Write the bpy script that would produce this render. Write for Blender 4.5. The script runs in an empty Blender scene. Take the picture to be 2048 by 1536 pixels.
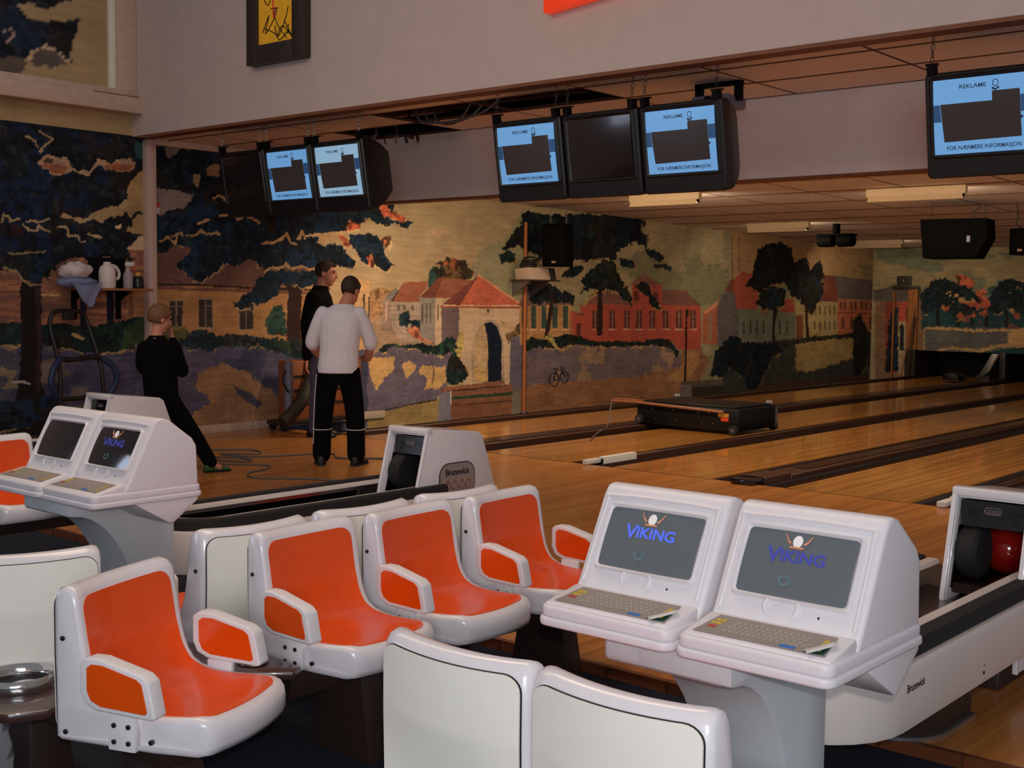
import bpy, bmesh, math, random
import numpy as np
from mathutils import Vector, Matrix

random.seed(7)
S = bpy.context.scene
COL = S.collection
R = math.radians

# ------------------------------------------------------------------ camera
FPX, CX, CY = 2465.3, 1024.0, 768.0
YAW, PITCH, ROLL, CAMZ = R(40.526), R(3.969), R(0.646), 1.5417
FW = np.array([-math.sin(YAW) * math.cos(PITCH), math.cos(YAW) * math.cos(PITCH), -math.sin(PITCH)])
_r = np.array([math.cos(YAW), math.sin(YAW), 0.0])
_u = np.cross(_r, FW)
CR = math.cos(ROLL) * _r + math.sin(ROLL) * _u
CU = -math.sin(ROLL) * _r + math.cos(ROLL) * _u
CPOS = np.array([0.0, 0.0, CAMZ])
cam = bpy.data.cameras.new('camera')
cam.sensor_width = 36.0
cam.lens = FPX * 36.0 / 2048.0
cam.clip_start, cam.clip_end = 0.05, 200
camo = bpy.data.objects.new('camera', cam)
M = Matrix(((CR[0], CU[0], -FW[0], 0), (CR[1], CU[1], -FW[1], 0), (CR[2], CU[2], -FW[2], CAMZ), (0, 0, 0, 1)))
camo.matrix_world = M
COL.objects.link(camo)
S.camera = camo

# ------------------------------------------------------------------ view, world, big lights
S.view_settings.view_transform = 'Standard'
S.view_settings.look = 'None'
S.view_settings.gamma = 1.0
S.view_settings.use_curve_mapping = False
S.view_settings.exposure = 0.0
W = bpy.data.worlds.new('hall_ambient')
S.world = W
W.use_nodes = True
W.node_tree.nodes['Background'].inputs[0].default_value = (0.97, 0.93, 1.0, 1)
W.node_tree.nodes['Background'].inputs[1].default_value = 0.22


def area(name, loc, target, size, power, color, spread=math.pi):
    l = bpy.data.lights.new(name, 'AREA')
    l.shape = 'RECTANGLE'
    l.size, l.size_y = size
    l.energy = power
    l.color = color
    l.spread = spread
    o = bpy.data.objects.new(name, l)
    o.location = loc
    d = Vector(target) - Vector(loc)
    o.rotation_euler = d.to_track_quat('-Z', 'Y').to_euler()
    COL.objects.link(o)
    return o


# daylight from the hall windows behind the photographer, the on-camera flash, lamps over the seating
area('daylight_window', (2.6, -3.2, 2.3), (-3.0, 4.0, 0.6), (3.0, 1.8), 170, (0.86, 0.92, 1.0))
area('camera_flash', (0.06, -0.04, 1.66), (-4.0, 4.6, 0.7), (0.06, 0.04), 33, (1.0, 0.97, 0.95))
area('seating_lamp', (-3.5, 3.2, 4.6), (-3.5, 3.2, 0.0), (3.0, 1.2), 60, (1.0, 0.72, 0.5))
area('approach_lamp', (-7.0, 3.0, 5.2), (-7.6, 5.6, 0.0), (4.0, 1.6), 60, (1.0, 0.76, 0.54))


# ------------------------------------------------------------------ materials
def lin(c):
    return tuple(((v / 255.0) / 12.92 if v <= 10 else ((v / 255.0 + 0.055) / 1.055) ** 2.4) for v in c)


MATS = {}


def mat(name, rgb, rough=0.5, metal=0.0, coat=0.0, emit=None, estr=0.0, noise=0.0, nscale=20.0, bump=0.0, bscale=60.0,
        alpha=1.0, trans=0.0, spec=0.5):
    if name in MATS:
        return MATS[name]
    m = bpy.data.materials.new(name)
    m.use_nodes = True
    nt = m.node_tree
    b = nt.nodes['Principled BSDF']
    col = lin(rgb) + (1.0,)
    b.inputs['Base Color'].default_value = col
    b.inputs['Roughness'].default_value = rough
    b.inputs['Metallic'].default_value = metal
    b.inputs['Coat Weight'].default_value = coat
    b.inputs['Coat Roughness'].default_value = 0.08
    b.inputs['Specular IOR Level'].default_value = spec
    b.inputs['Alpha'].default_value = alpha
    b.inputs['Transmission Weight'].default_value = trans
    if emit is not None:
        b.inputs['Emission Color'].default_value = lin(emit) + (1.0,)
        b.inputs['Emission Strength'].default_value = estr
    tc = nt.nodes.new('ShaderNodeTexCoord')
    if noise > 0:
        n = nt.nodes.new('ShaderNodeTexNoise')
        n.inputs['Scale'].default_value = nscale
        n.inputs['Detail'].default_value = 5
        nt.links.new(tc.outputs['Object'], n.inputs['Vector'])
        r = nt.nodes.new('ShaderNodeValToRGB')
        r.color_ramp.elements[0].position = 0.3
        r.color_ramp.elements[1].position = 0.7
        r.color_ramp.elements[0].color = tuple(max(0, v * (1 - noise)) for v in col[:3]) + (1,)
        r.color_ramp.elements[1].color = tuple(min(1, v * (1 + noise)) for v in col[:3]) + (1,)
        nt.links.new(n.outputs['Fac'], r.inputs[0])
        nt.links.new(r.outputs[0], b.inputs['Base Color'])
    if bump > 0:
        n2 = nt.nodes.new('ShaderNodeTexNoise')
        n2.inputs['Scale'].default_value = bscale
        n2.inputs['Detail'].default_value = 3
        nt.links.new(tc.outputs['Object'], n2.inputs['Vector'])
        bp = nt.nodes.new('ShaderNodeBump')
        bp.inputs['Strength'].default_value = bump
        bp.inputs['Distance'].default_value = 0.01
        nt.links.new(n2.outputs['Fac'], bp.inputs['Height'])
        nt.links.new(bp.outputs[0], b.inputs['Normal'])
    MATS[name] = m
    return m


def wood_boards(name, c1, c2, board, rough, coat, axis='X', dark=0.25):
    """narrow boards running along Y, each board its own tone, with grain"""
    m = bpy.data.materials.new(name)
    m.use_nodes = True
    nt = m.node_tree
    b = nt.nodes['Principled BSDF']
    b.inputs['Roughness'].default_value = rough
    b.inputs['Coat Weight'].default_value = coat
    b.inputs['Coat Roughness'].default_value = 0.06
    tc = nt.nodes.new('ShaderNodeTexCoord')
    sp = nt.nodes.new('ShaderNodeSeparateXYZ')
    nt.links.new(tc.outputs['Object'], sp.inputs[0])

    def math_(op, a, v=None):
        n = nt.nodes.new('ShaderNodeMath')
        n.operation = op
        nt.links.new(a, n.inputs[0])
        if v is not None:
            if isinstance(v, (int, float)):
                n.inputs[1].default_value = v
            else:
                nt.links.new(v, n.inputs[1])
        return n.outputs[0]
    xs = math_('DIVIDE', sp.outputs['X'], board)
    xi = math_('FLOOR', xs)
    # staggered board ends
    wn0 = nt.nodes.new('ShaderNodeTexWhiteNoise')
    wn0.noise_dimensions = '1D'
    nt.links.new(xi, wn0.inputs['W'])
    yo = math_('ADD', math_('DIVIDE', sp.outputs['Y'], 1.6), wn0.outputs['Value'])
    yi = math_('FLOOR', yo)
    cid = math_('ADD', math_('MULTIPLY', xi, 7.31), math_('MULTIPLY', yi, 3.77))
    wn = nt.nodes.new('ShaderNodeTexWhiteNoise')
    wn.noise_dimensions = '1D'
    nt.links.new(cid, wn.inputs['W'])
    mp = nt.nodes.new('ShaderNodeMapping')
    mp.inputs['Scale'].default_value = (60, 1.6, 1)
    nt.links.new(tc.outputs['Object'], mp.inputs[0])
    nz = nt.nodes.new('ShaderNodeTexNoise')
    nz.inputs['Scale'].default_value = 1.0
    nz.inputs['Detail'].default_value = 4
    nt.links.new(mp.outputs[0], nz.inputs['Vector'])
    fac = math_('ADD', math_('MULTIPLY', wn.outputs['Value'], 0.55), math_('MULTIPLY', nz.outputs['Fac'], 0.5))
    r = nt.nodes.new('ShaderNodeValToRGB')
    r.color_ramp.elements[0].position = 0.15
    r.color_ramp.elements[1].position = 0.9
    r.color_ramp.elements[0].color = lin(c1) + (1,)
    r.color_ramp.elements[1].color = lin(c2) + (1,)
    nt.links.new(fac, r.inputs[0])
    # seams
    fr = math_('FRACT', xs)
    seam = math_('LESS_THAN', fr, 0.05)
    mx = nt.nodes.new('ShaderNodeMix')
    mx.data_type = 'RGBA'
    mx.inputs['B'].default_value = tuple(v * (1 - dark * 2) for v in lin(c1)) + (1,)
    nt.links.new(math_('MULTIPLY', seam, 0.6), mx.inputs['Factor'])
    nt.links.new(r.outputs[0], mx.inputs['A'])
    nt.links.new(mx.outputs['Result'], b.inputs['Base Color'])
    return m


def paint_mat(name, rough=0.75):
    m = bpy.data.materials.new(name)
    m.use_nodes = True
    nt = m.node_tree
    b = nt.nodes['Principled BSDF']
    b.inputs['Roughness'].default_value = rough
    b.inputs['Specular IOR Level'].default_value = 0.2
    a = nt.nodes.new('ShaderNodeVertexColor')
    a.layer_name = 'paint'
    nt.links.new(a.outputs['Color'], b.inputs['Base Color'])
    tc = nt.nodes.new('ShaderNodeTexCoord')
    n2 = nt.nodes.new('ShaderNodeTexNoise')
    n2.inputs['Scale'].default_value = 45
    nt.links.new(tc.outputs['Object'], n2.inputs['Vector'])
    bp = nt.nodes.new('ShaderNodeBump')
    bp.inputs['Strength'].default_value = 0.15
    bp.inputs['Distance'].default_value = 0.01
    nt.links.new(n2.outputs['Fac'], bp.inputs['Height'])
    nt.links.new(bp.outputs[0], b.inputs['Normal'])
    return m


mat('plaster', (198, 180, 174), 0.8, bump=0.08, bscale=90, noise=0.03, nscale=6)
mat('bulkhead', (226, 212, 206), 0.8, noise=0.03, nscale=8)
mat('tile', (228, 214, 206), 0.85, bump=0.2, bscale=180, noise=0.04, nscale=30)
mat('tile_grid', (84, 46, 26), 0.8)
mat('trim_wood', (120, 72, 46), 0.6, noise=0.15, nscale=12)
mat('trim_pale', (200, 176, 158), 0.6, noise=0.06, nscale=10)
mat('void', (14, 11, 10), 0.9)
mat('carpet', (44, 47, 56), 0.95, noise=0.4, nscale=220, bump=0.5, bscale=400, spec=0.1)
mat('gutter', (46, 26, 17), 0.35, coat=0.3)
mat('divider', (66, 36, 22), 0.45, noise=0.2, nscale=15)
mat('fibreglass', (222, 218, 222), 0.28, coat=0.5, noise=0.02, nscale=30)
mat('arm_white', (226, 222, 224), 0.5, noise=0.02, nscale=60, bump=0.05, bscale=300)
mat('orange', (228, 79, 4), 0.30, coat=0.22, noise=0.07, nscale=7)
mat('cream', (236, 232, 222), 0.6, noise=0.03, nscale=5, bump=0.03, bscale=200)
mat('gap_dark', (20, 18, 20), 0.7)
mat('screw', (70, 62, 60), 0.35, metal=0.8)
mat('brown_lam', (62, 40, 36), 0.3, coat=0.4)
mat('brown_metal', (44, 30, 26), 0.45)
mat('chrome', (215, 215, 215), 0.12, metal=1.0)
mat('daylight_pane', (230, 238, 255), 0.3, emit=(215, 228, 255), estr=5.0)
mat('plastic_bag', (190, 190, 195), 0.2, alpha=0.28)
mat('console', (224, 220, 224), 0.42, coat=0.15, bump=0.12, bscale=420, noise=0.015, nscale=40)
mat('pedestal', (196, 204, 208), 0.5, noise=0.02, nscale=20)
mat('keypanel', (142, 132, 124), 0.5, noise=0.05, nscale=50)
mat('key', (158, 148, 138), 0.5)
mat('key_yellow', (206, 168, 40), 0.5)
mat('key_red', (176, 58, 34), 0.5)
mat('key_blue', (40, 108, 190), 0.5)
mat('board_green', (20, 70, 60), 0.5)
mat('crt', (98, 106, 110), 0.10, coat=0.6)
mat('crt_dark', (20, 16, 18), 0.08, coat=0.6)
mat('viking_blue', (70, 90, 200), 0.6, emit=(84, 112, 240), estr=0.5)
mat('viking_dim', (60, 64, 150), 0.6, emit=(70, 80, 190), estr=0.22)
mat('icon_white', (220, 215, 215), 0.5, emit=(220, 215, 215), estr=0.25)
mat('icon_tan', (190, 130, 100), 0.5, emit=(190, 120, 90), estr=0.25)
mat('icon_cyan', (80, 130, 140), 0.5, emit=(80, 140, 150), estr=0.2)
mat('tv_black', (20, 17, 17), 0.45, bump=0.03)
mat('tv_off', (34, 26, 24), 0.15, coat=0.4)
mat('tv_blue', (70, 110, 150), 0.3, emit=(118, 176, 232), estr=0.62)
mat('tv_pale', (90, 120, 150), 0.3, emit=(158, 198, 224), estr=0.62)
mat('tv_pic', (40, 34, 34), 0.3, emit=(46, 38, 36), estr=0.6)
mat('tv_ink', (20, 26, 40), 0.5, emit=(22, 36, 66), estr=0.5)
mat('steel', (150, 150, 155), 0.35, metal=0.9)
mat('chain', (120, 112, 108), 0.4, metal=0.8)
mat('black_plastic', (6, 5, 6), 0.6, spec=0.15)
mat('black_gloss', (12, 11, 13), 0.12, coat=0.5)
mat('rubber', (22, 20, 20), 0.8)
mat('rail_white', (214, 204, 198), 0.4, coat=0.2)
mat('trough', (44, 28, 22), 0.25, coat=0.4)
mat('red_ball', (150, 24, 16), 0.08, coat=0.8, noise=0.3, nscale=9)
mat('logo_grey', (150, 138, 134), 0.5)
mat('ink', (24, 20, 24), 0.6)
mat('logo_brown', (150, 112, 96), 0.5)
mat('white_plastic', (214, 212, 210), 0.4)
mat('frame_dark', (52, 42, 38), 0.5, noise=0.25, nscale=18)
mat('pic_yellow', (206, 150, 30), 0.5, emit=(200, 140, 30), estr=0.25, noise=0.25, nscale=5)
mat('pic_black', (18, 14, 12), 0.6)
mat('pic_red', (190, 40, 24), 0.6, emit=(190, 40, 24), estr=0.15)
mat('sign_red', (214, 56, 22), 0.4, emit=(230, 60, 20), estr=0.55)
mat('fixture', (222, 196, 160), 0.5)
mat('tube_glow', (255, 220, 160), 0.4, emit=(255, 196, 120), estr=6.0)
mat('skin', (196, 132, 104), 0.55, noise=0.06, nscale=20)
mat('hair_dark', (52, 34, 26), 0.7, noise=0.3, nscale=60)
mat('hair_fair', (112, 76, 44), 0.65, noise=0.25, nscale=60)
mat('shirt_white', (226, 220, 226), 0.85, noise=0.04, nscale=10, bump=0.12, bscale=30)
mat('cloth_black', (8, 7, 9), 0.9, spec=0.1, bump=0.15, bscale=25)
mat('denim', (70, 72, 92), 0.85, noise=0.15, nscale=30)
mat('piping', (210, 205, 205), 0.7)
mat('shoe_black', (9, 8, 8), 0.5)
mat('shoe_green', (52, 92, 46), 0.6, noise=0.3, nscale=40)
mat('cable_grey', (96, 92, 92), 0.6)
mat('cable_dark', (30, 26, 26), 0.6)
mat('machine_black', (8, 7, 7), 0.45, noise=0.3, nscale=40, spec=0.3)
mat('handle_brown', (128, 72, 38), 0.5)
mat('label_orange', (214, 150, 60), 0.5)
mat('label_red', (200, 60, 30), 0.5)
mat('pole_wood', (170, 96, 48), 0.55, noise=0.1, nscale=10)
mat('paper', (196, 168, 148), 0.7)
mat('post_paint', (196, 168, 158), 0.6)
mat('shelf_wood', (150, 96, 60), 0.55, noise=0.15, nscale=12)
mat('towel_white', (212, 196, 196), 0.95, noise=0.05, nscale=25, bump=0.4, bscale=30)
mat('towel_blue', (120, 128, 160), 0.95, bump=0.4, bscale=30)
mat('jug_white', (222, 208, 204), 0.5)
mat('bottle_dark', (34, 26, 34), 0.3)
mat('bottle_clear', (190, 180, 185), 0.15, alpha=0.45)
mat('trolley_blue', (24, 44, 78), 0.5)
mat('trolley_dark', (24, 20, 22), 0.5)
mat('machine_orange', (140, 78, 42), 0.5, noise=0.2, nscale=8)
mat('machine_grey', (110, 110, 128), 0.5)
mat('hose', (58, 48, 42), 0.5)
mat('door_orange', (170, 104, 50), 0.6, noise=0.1, nscale=6)
mat('door_dark', (40, 26, 20), 0.6)
mat('exit_green', (40, 48, 38), 0.5)
mat('speaker_black', (3, 3, 3), 0.8, spec=0.08)
mat('speaker_cloth', (8, 7, 7), 0.9, spec=0.1)
MATS['lane'] = wood_boards('lane_boards', (150, 94, 40), (206, 144, 70), 0.027, 0.22, 0.55)
MATS['approach'] = wood_boards('approach_boards', (158, 96, 42), (200, 132, 64), 0.027, 0.32, 0.25)
MATS['nosing'] = wood_boards('nosing_wood', (90, 48, 26), (122, 66, 34), 0.3, 0.4, 0.2)
MATS['mural'] = paint_mat('mural_paint')


# ------------------------------------------------------------------ mesh helpers
class MB:
    def __init__(self):
        self.v, self.f = [], []

    def add(self, vs, fs, T=None):
        n = len(self.v)
        if T is not None:
            vs = [tuple(T @ Vector(p)) for p in vs]
        self.v += [tuple(p) for p in vs]
        self.f += [tuple(i + n for i in f) for f in fs]
        return self

    def box(self, x0, x1, y0, y1, z0, z1, T=None):
        vs = [(x0, y0, z0), (x1, y0, z0), (x1, y1, z0), (x0, y1, z0), (x0, y0, z1), (x1, y0, z1), (x1, y1, z1), (x0, y1, z1)]
        fs = [(0, 3, 2, 1), (4, 5, 6, 7), (0, 1, 5, 4), (1, 2, 6, 5), (2, 3, 7, 6), (3, 0, 4, 7)]
        return self.add(vs, fs, T)

    def prism(self, poly, a0, a1, axis='x', T=None):
        """poly in the two other axes (x: (y,z)   y: (x,z)   z: (x,y))"""
        def P(p, a):
            if axis == 'x':
                return (a, p[0], p[1])
            if axis == 'y':
                return (p[0], a, p[1])
            return (p[0], p[1], a)
        n = len(poly)
        vs = [P(p, a0) for p in poly] + [P(p, a1) for p in poly]
        fs = [tuple(range(n))[::-1], tuple(range(n, 2 * n))]
        fs += [(i, (i + 1) % n, n + (i + 1) % n, n + i) for i in range(n)]
        return self.add(vs, fs, T)

    def loft(self, rings, cap=True, T=None, closed=False):
        n = len(rings[0])
        vs = [p for r in rings for p in r]
        fs = []
        for k in range(len(rings) - (0 if closed else 1)):
            a, b = k * n, ((k + 1) % len(rings)) * n
            fs += [(a + i, a + (i + 1) % n, b + (i + 1) % n, b + i) for i in range(n)]
        if cap and not closed:
            fs += [tuple(range(n))[::-1], tuple(range((len(rings) - 1) * n, len(rings) * n))]
        return self.add(vs, fs, T)

    def tube(self, pts, rad, seg=8, T=None, side=None):
        """tube through points; rad float or list of float / (ra,rb)"""
        pts = [Vector(p) for p in pts]
        rr = rad if isinstance(rad, (list, tuple)) else [rad] * len(pts)
        rings = []
        ref = Vector(side) if side else None
        for i, p in enumerate(pts):
            d = (pts[min(i + 1, len(pts) - 1)] - pts[max(i - 1, 0)]).normalized()
            if ref is None:
                ref = Vector((0, 0, 1)) if abs(d.z) < 0.9 else Vector((1, 0, 0))
            a = (ref - d * ref.dot(d))
            if a.length < 1e-5:
                a = d.orthogonal()
            a.normalize()
            b = d.cross(a)
            if not side:
                ref = a
            r = rr[i]
            ra, rb = (r if isinstance(r, (list, tuple)) else (r, r))
            rings.append([tuple(p + a * ra * math.cos(2 * math.pi * k / seg) + b * rb * math.sin(2 * math.pi * k / seg)) for k in range(seg)])
        return self.loft(rings, True, T)

    def ball(self, c, r, seg=14, T=None):
        rx, ry, rz = r if isinstance(r, (list, tuple)) else (r, r, r)
        rings = []
        n = max(6, seg // 2)
        for i in range(n + 1):
            t = -math.pi / 2 + math.pi * i / n
            k = max(math.cos(t), 0.02)
            rings.append([(c[0] + rx * k * math.cos(2 * math.pi * j / seg), c[1] + ry * k * math.sin(2 * math.pi * j / seg), c[2] + rz * math.sin(t)) for j in range(seg)])
        return self.loft(rings, True, T)

    def lathe(self, prof, seg=20, c=(0, 0, 0), T=None, closed=False):
        rings = [[(c[0] + r * math.cos(2 * math.pi * j / seg), c[1] + r * math.sin(2 * math.pi * j / seg), c[2] + z) for j in range(seg)] for r, z in prof]
        return self.loft(rings, not closed, T, closed)

    def torus(self, R0, r0, seg=12, sub=5, T=None, stretch=0.0):
        rings = []
        for i in range(seg):
            t = 2 * math.pi * i / seg
            c, s = math.cos(t), math.sin(t)
            off = stretch if s > 0 else -stretch
            rings.append([((R0 + r0 * math.cos(2 * math.pi * k / sub)) * c, (R0 + r0 * math.cos(2 * math.pi * k / sub)) * s + off, r0 * math.sin(2 * math.pi * k / sub)) for k in range(sub)])
        return self.loft(rings, False, T, closed=True)

    def build(self, name, m, parent=None, bevel=0.0, seg=2, smooth=True, loc=None, rot=None, angle=40):
        me = bpy.data.meshes.new(name)
        me.from_pydata(self.v, [], self.f)
        bm = bmesh.new()
        bm.from_mesh(me)
        bmesh.ops.remove_doubles(bm, verts=bm.verts, dist=1e-6)
        bmesh.ops.recalc_face_normals(bm, faces=bm.faces)
        if bevel > 0:
            es = [e for e in bm.edges if len(e.link_faces) == 2 and e.calc_face_angle(0) > R(28)]
            bmesh.ops.bevel(bm, geom=es, offset=bevel, offset_type='OFFSET', segments=seg, profile=0.5, affect='EDGES', clamp_overlap=True)
        bm.to_mesh(me)
        bm.free()
        if smooth:
            me.shade_smooth()
            try:
                me.set_sharp_from_angle(angle=R(angle))
            except Exception:
                pass
        me.materials.append(MATS[m] if isinstance(m, str) else m)
        o = bpy.data.objects.new(name, me)
        COL.objects.link(o)
        if parent is not None:
            o.parent = parent
        if loc is not None:
            o.location = loc
        if rot is not None:
            o.rotation_euler = rot
        return o


def tag(o, label, cat, group=None):
    o['label'] = label
    o['category'] = cat
    if group:
        o['group'] = group
    return o


def thing(name, label, cat, loc=(0, 0, 0), rot=(0, 0, 0), group=None):
    o = bpy.data.objects.new(name, None)
    o.empty_display_size = 0.1
    o.location = loc
    o.rotation_euler = rot
    COL.objects.link(o)
    return tag(o, label, cat, group)


def struct(o):
    o['kind'] = 'structure'
    return o


def copy_tree(o, parent=None):
    c = o.copy()
    COL.objects.link(c)
    c.parent = parent
    for ch in list(o.children):
        copy_tree(ch, c)
    return c


def text_mesh(name, s, size, m, parent, T, spacing=1.0, bold=0.0, xs=1.0, align='CENTER'):
    cu = bpy.data.curves.new(name, 'FONT')
    cu.body = s
    cu.size = size
    cu.align_x = align
    cu.space_character = spacing
    cu.offset = bold
    cu.resolution_u = 3
    t = bpy.data.objects.new(name + '_tmp', cu)
    COL.objects.link(t)
    dg = bpy.context.evaluated_depsgraph_get()
    me = bpy.data.meshes.new_from_object(t.evaluated_get(dg))
    bpy.data.objects.remove(t)
    bpy.data.curves.remove(cu)
    me.name = name
    me.transform(T @ Matrix.Diagonal((xs, 1, 1, 1)))
    me.materials.clear()
    me.materials.append(MATS[m])
    o = bpy.data.objects.new(name, me)
    COL.objects.link(o)
    o.parent = parent
    return o


def frame(o, ex, ey, ez):
    ex, ey, ez = Vector(ex), Vector(ey), Vector(ez)
    m = Matrix((ex, ey, ez)).transposed().to_4x4()
    m.translation = Vector(o)
    return m


def rrect(w, h, r, n=5, c=(0, 0)):
    pts = []
    for (sx, sy, a0) in ((1, 1, 0), (-1, 1, 90), (-1, -1, 180), (1, -1, 270)):
        for k in range(n + 1):
            a = R(a0 + 90 * k / n)
            pts.append((c[0] + sx * (w / 2 - r) + r * math.cos(a), c[1] + sy * (h / 2 - r) + r * math.sin(a)))
    return pts


def curve_pts(pts, n=6):
    """Catmull-Rom through pts"""
    P = [Vector(p) for p in pts]
    out = []
    for i in range(len(P) - 1):
        p0, p1, p2, p3 = P[max(i - 1, 0)], P[i], P[i + 1], P[min(i + 2, len(P) - 1)]
        for k in range(n):
            t = k / n
            out.append(0.5 * ((2 * p1) + (p2 - p0) * t + (2 * p0 - 5 * p1 + 4 * p2 - p3) * t * t + (3 * p1 - p0 - 3 * p2 + p3) * t ** 3))
    out.append(P[-1])
    return out


# ================================================================== the setting
XW, FOUL, ENDY = -11.48, 9.176, 25.4
LANES = [(-10.095, -9.041), (-8.2175, -7.163), (-6.629, -5.575), (-4.853, -3.799), (-3.25, -2.196), (-1.48, -0.426)]

# ---- floor: approach, carpet, base under the lanes
o = struct(MB().box(XW, 3.0, 4.165, FOUL, -0.25, 0.0).build('floor', 'approach', smooth=False))
o['label'] = 'orange-brown wooden bowling approach in front of the lanes'
n = MB().box(XW, 3.0, 4.135, 4.165, -0.045, 0.002).build('step_nosing', 'nosing', o)
o = struct(MB().box(XW, 5.0, -6.0, 4.166, -0.25, -0.045).build('floor_carpet', 'carpet', smooth=False))
o['label'] = 'dark blue-grey carpet of the seating area'
o = struct(MB().box(XW, 1.5, FOUL, 27.5, -0.4, -0.12).build('floor_subbase', 'void', smooth=False))

# ---- lanes
ORD = ['next to the mural wall', 'second from the mural wall, black cleaning machine standing on it', 'third from the mural wall',
       'fourth from the mural wall', 'fifth from the mural wall', 'sixth from the mural wall']
for i, (xa, xb) in enumerate(LANES):
    t = thing('bowling_lane', 'glossy maple bowling lane, ' + ORD[i], 'bowling lane', (0, 0, 0), group='bowling lanes')
    MB().box(xa, xb, FOUL, ENDY + 0.6, -0.1, 0.0).build('lane_bed', 'lane', t, smooth=False)
    for sd in (-1, 1):
        c = xa - 0.1175 if sd < 0 else xb + 0.1175
        prof = []
        for k in range(9):
            a = math.pi + math.pi * k / 8
            prof.append((c + 0.115 * math.cos(a), -0.012 + 0.085 * math.sin(a)))
        prof = prof + [(c + 0.1175, -0.012), (c + 0.1175, -0.115), (c - 0.1175, -0.115), (c - 0.1175, -0.012)]
        MB().prism(prof, FOUL, ENDY + 0.5, 'y').build('gutter', 'gutter', t)
    MB().box(xa, xb, FOUL - 0.012, FOUL + 0.004, -0.02, 0.0012).build('foul_line', 'gutter', t, smooth=False)

DIV = [(LANES[0][0] - 0.235 - 0.10, LANES[0][0] - 0.235)] + [(LANES[i][1] + 0.235, LANES[i + 1][0] - 0.235) for i in range(5)]
DL = ['between the mural wall and the first lane', 'wide brown capping between the first and second lanes', 'narrow divider with a white sensor end between second and third lanes',
      'wide brown capping between the third and fourth lanes', 'narrow divider with a white sensor end between fourth and fifth lanes', 'wide brown capping between the fifth and sixth lanes']
for i, (xa, xb) in enumerate(DIV):
    lab = DL[i] if i else 'narrow brown lane edging ' + DL[0]
    t = thing('lane_divider', lab, 'lane divider', (0, 0, 0), group='dividers between the lanes')
    y0 = FOUL + (0.75 if i in (2, 4) else (0.55 if i in (3, 5) else 0.0))
    z1 = 0.035 if i else 0.02
    MB().box(xa, xb, y0, ENDY + 0.5, -0.118, z1).build('capping', 'divider', t, bevel=0.008, seg=1)
    if i:
        MB().box(xa + 0.2 * (xb - xa), xb - 0.2 * (xb - xa), y0 + 0.4, ENDY - 0.2, z1 - 0.004, z1 + 0.008).build('rail', 'gutter', t, smooth=False)
    if i in (2, 4):
        MB().box(xa + 0.001, xb - 0.001, FOUL + 0.20, y0 + 0.002, -0.118, 0.055).build('sensor_housing', 'white_plastic', t, bevel=0.012)
        MB().box(xa + 0.002, xb - 0.002, FOUL - 0.06, FOUL + 0.17, 0.001, 0.05).build('sensor_head', 'white_plastic', t, bevel=0.015)
        MB().box(xa + 0.005, xb - 0.005, FOUL + 0.165, FOUL + 0.205, -0.118, 0.035).build('sensor_gap', 'black_plastic', t)
    if i in (3, 5):
        MB().box(xa + 0.02, xb - 0.02, FOUL - 0.10, FOUL + 0.14, 0.0, 0.05).build('end_cap', 'black_gloss', t, bevel=0.015)
        MB().box(xa + 0.001, xb - 0.001, FOUL + 0.10, y0 + 0.002, -0.118, 0.05).build('end_box', 'divider', t, bevel=0.01)

# ---- fascia wall above the approach, bulkhead, ceilings
o = struct(MB().box(XW - 0.12, 3.0, 7.29, 7.37, 3.18, 6.2).build('wall_front', 'plaster', smooth=False))
o['label'] = 'pale plaster fascia wall above the approach'
MB().box(XW + 0.14, 3.0, 7.285, 7.43, 3.155, 3.182).build('edge_strip', 'trim_wood', o, smooth=False)
o = struct(MB().box(XW, 3.0, 8.95, 9.05, 2.53, 3.2).build('wall_bulkhead', 'bulkhead', smooth=False))
MB().box(XW, 3.0, 8.945, 9.10, 2.512, 2.532).build('edge_strip', 'trim_wood', o, smooth=False)
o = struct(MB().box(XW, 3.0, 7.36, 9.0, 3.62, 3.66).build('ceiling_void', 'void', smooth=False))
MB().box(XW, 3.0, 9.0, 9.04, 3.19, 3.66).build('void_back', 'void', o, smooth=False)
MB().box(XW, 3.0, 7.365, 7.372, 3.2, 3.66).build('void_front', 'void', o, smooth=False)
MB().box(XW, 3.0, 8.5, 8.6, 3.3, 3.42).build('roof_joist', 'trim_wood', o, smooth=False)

ceil = struct(MB().box(XW, 3.0, 9.0, ENDY + 0.2, 3.25, 3.3).build('ceiling', 'void', smooth=False))
ceil['label'] = 'suspended tile ceiling over the lanes'
XL = [-11.93 + 1.2 * k for k in range(12)]
YR = [7.37, 7.70, 8.31, 8.95]
tile_me = {}


def tile(w, d, T, parent):
    k = (round(w, 3), round(d, 3))
    if k not in tile_me:
        t0 = MB().box(-w / 2, w / 2, -d / 2, d / 2, 0, 0.018).build('ceiling_tile', 'tile', parent, bevel=0.004, seg=1)
        tile_me[k] = t0.data
    else:
        t0 = bpy.data.objects.new('ceiling_tile', tile_me[k])
        COL.objects.link(t0)
        t0.parent = parent
    t0.matrix_local = T
    return t0


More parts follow.
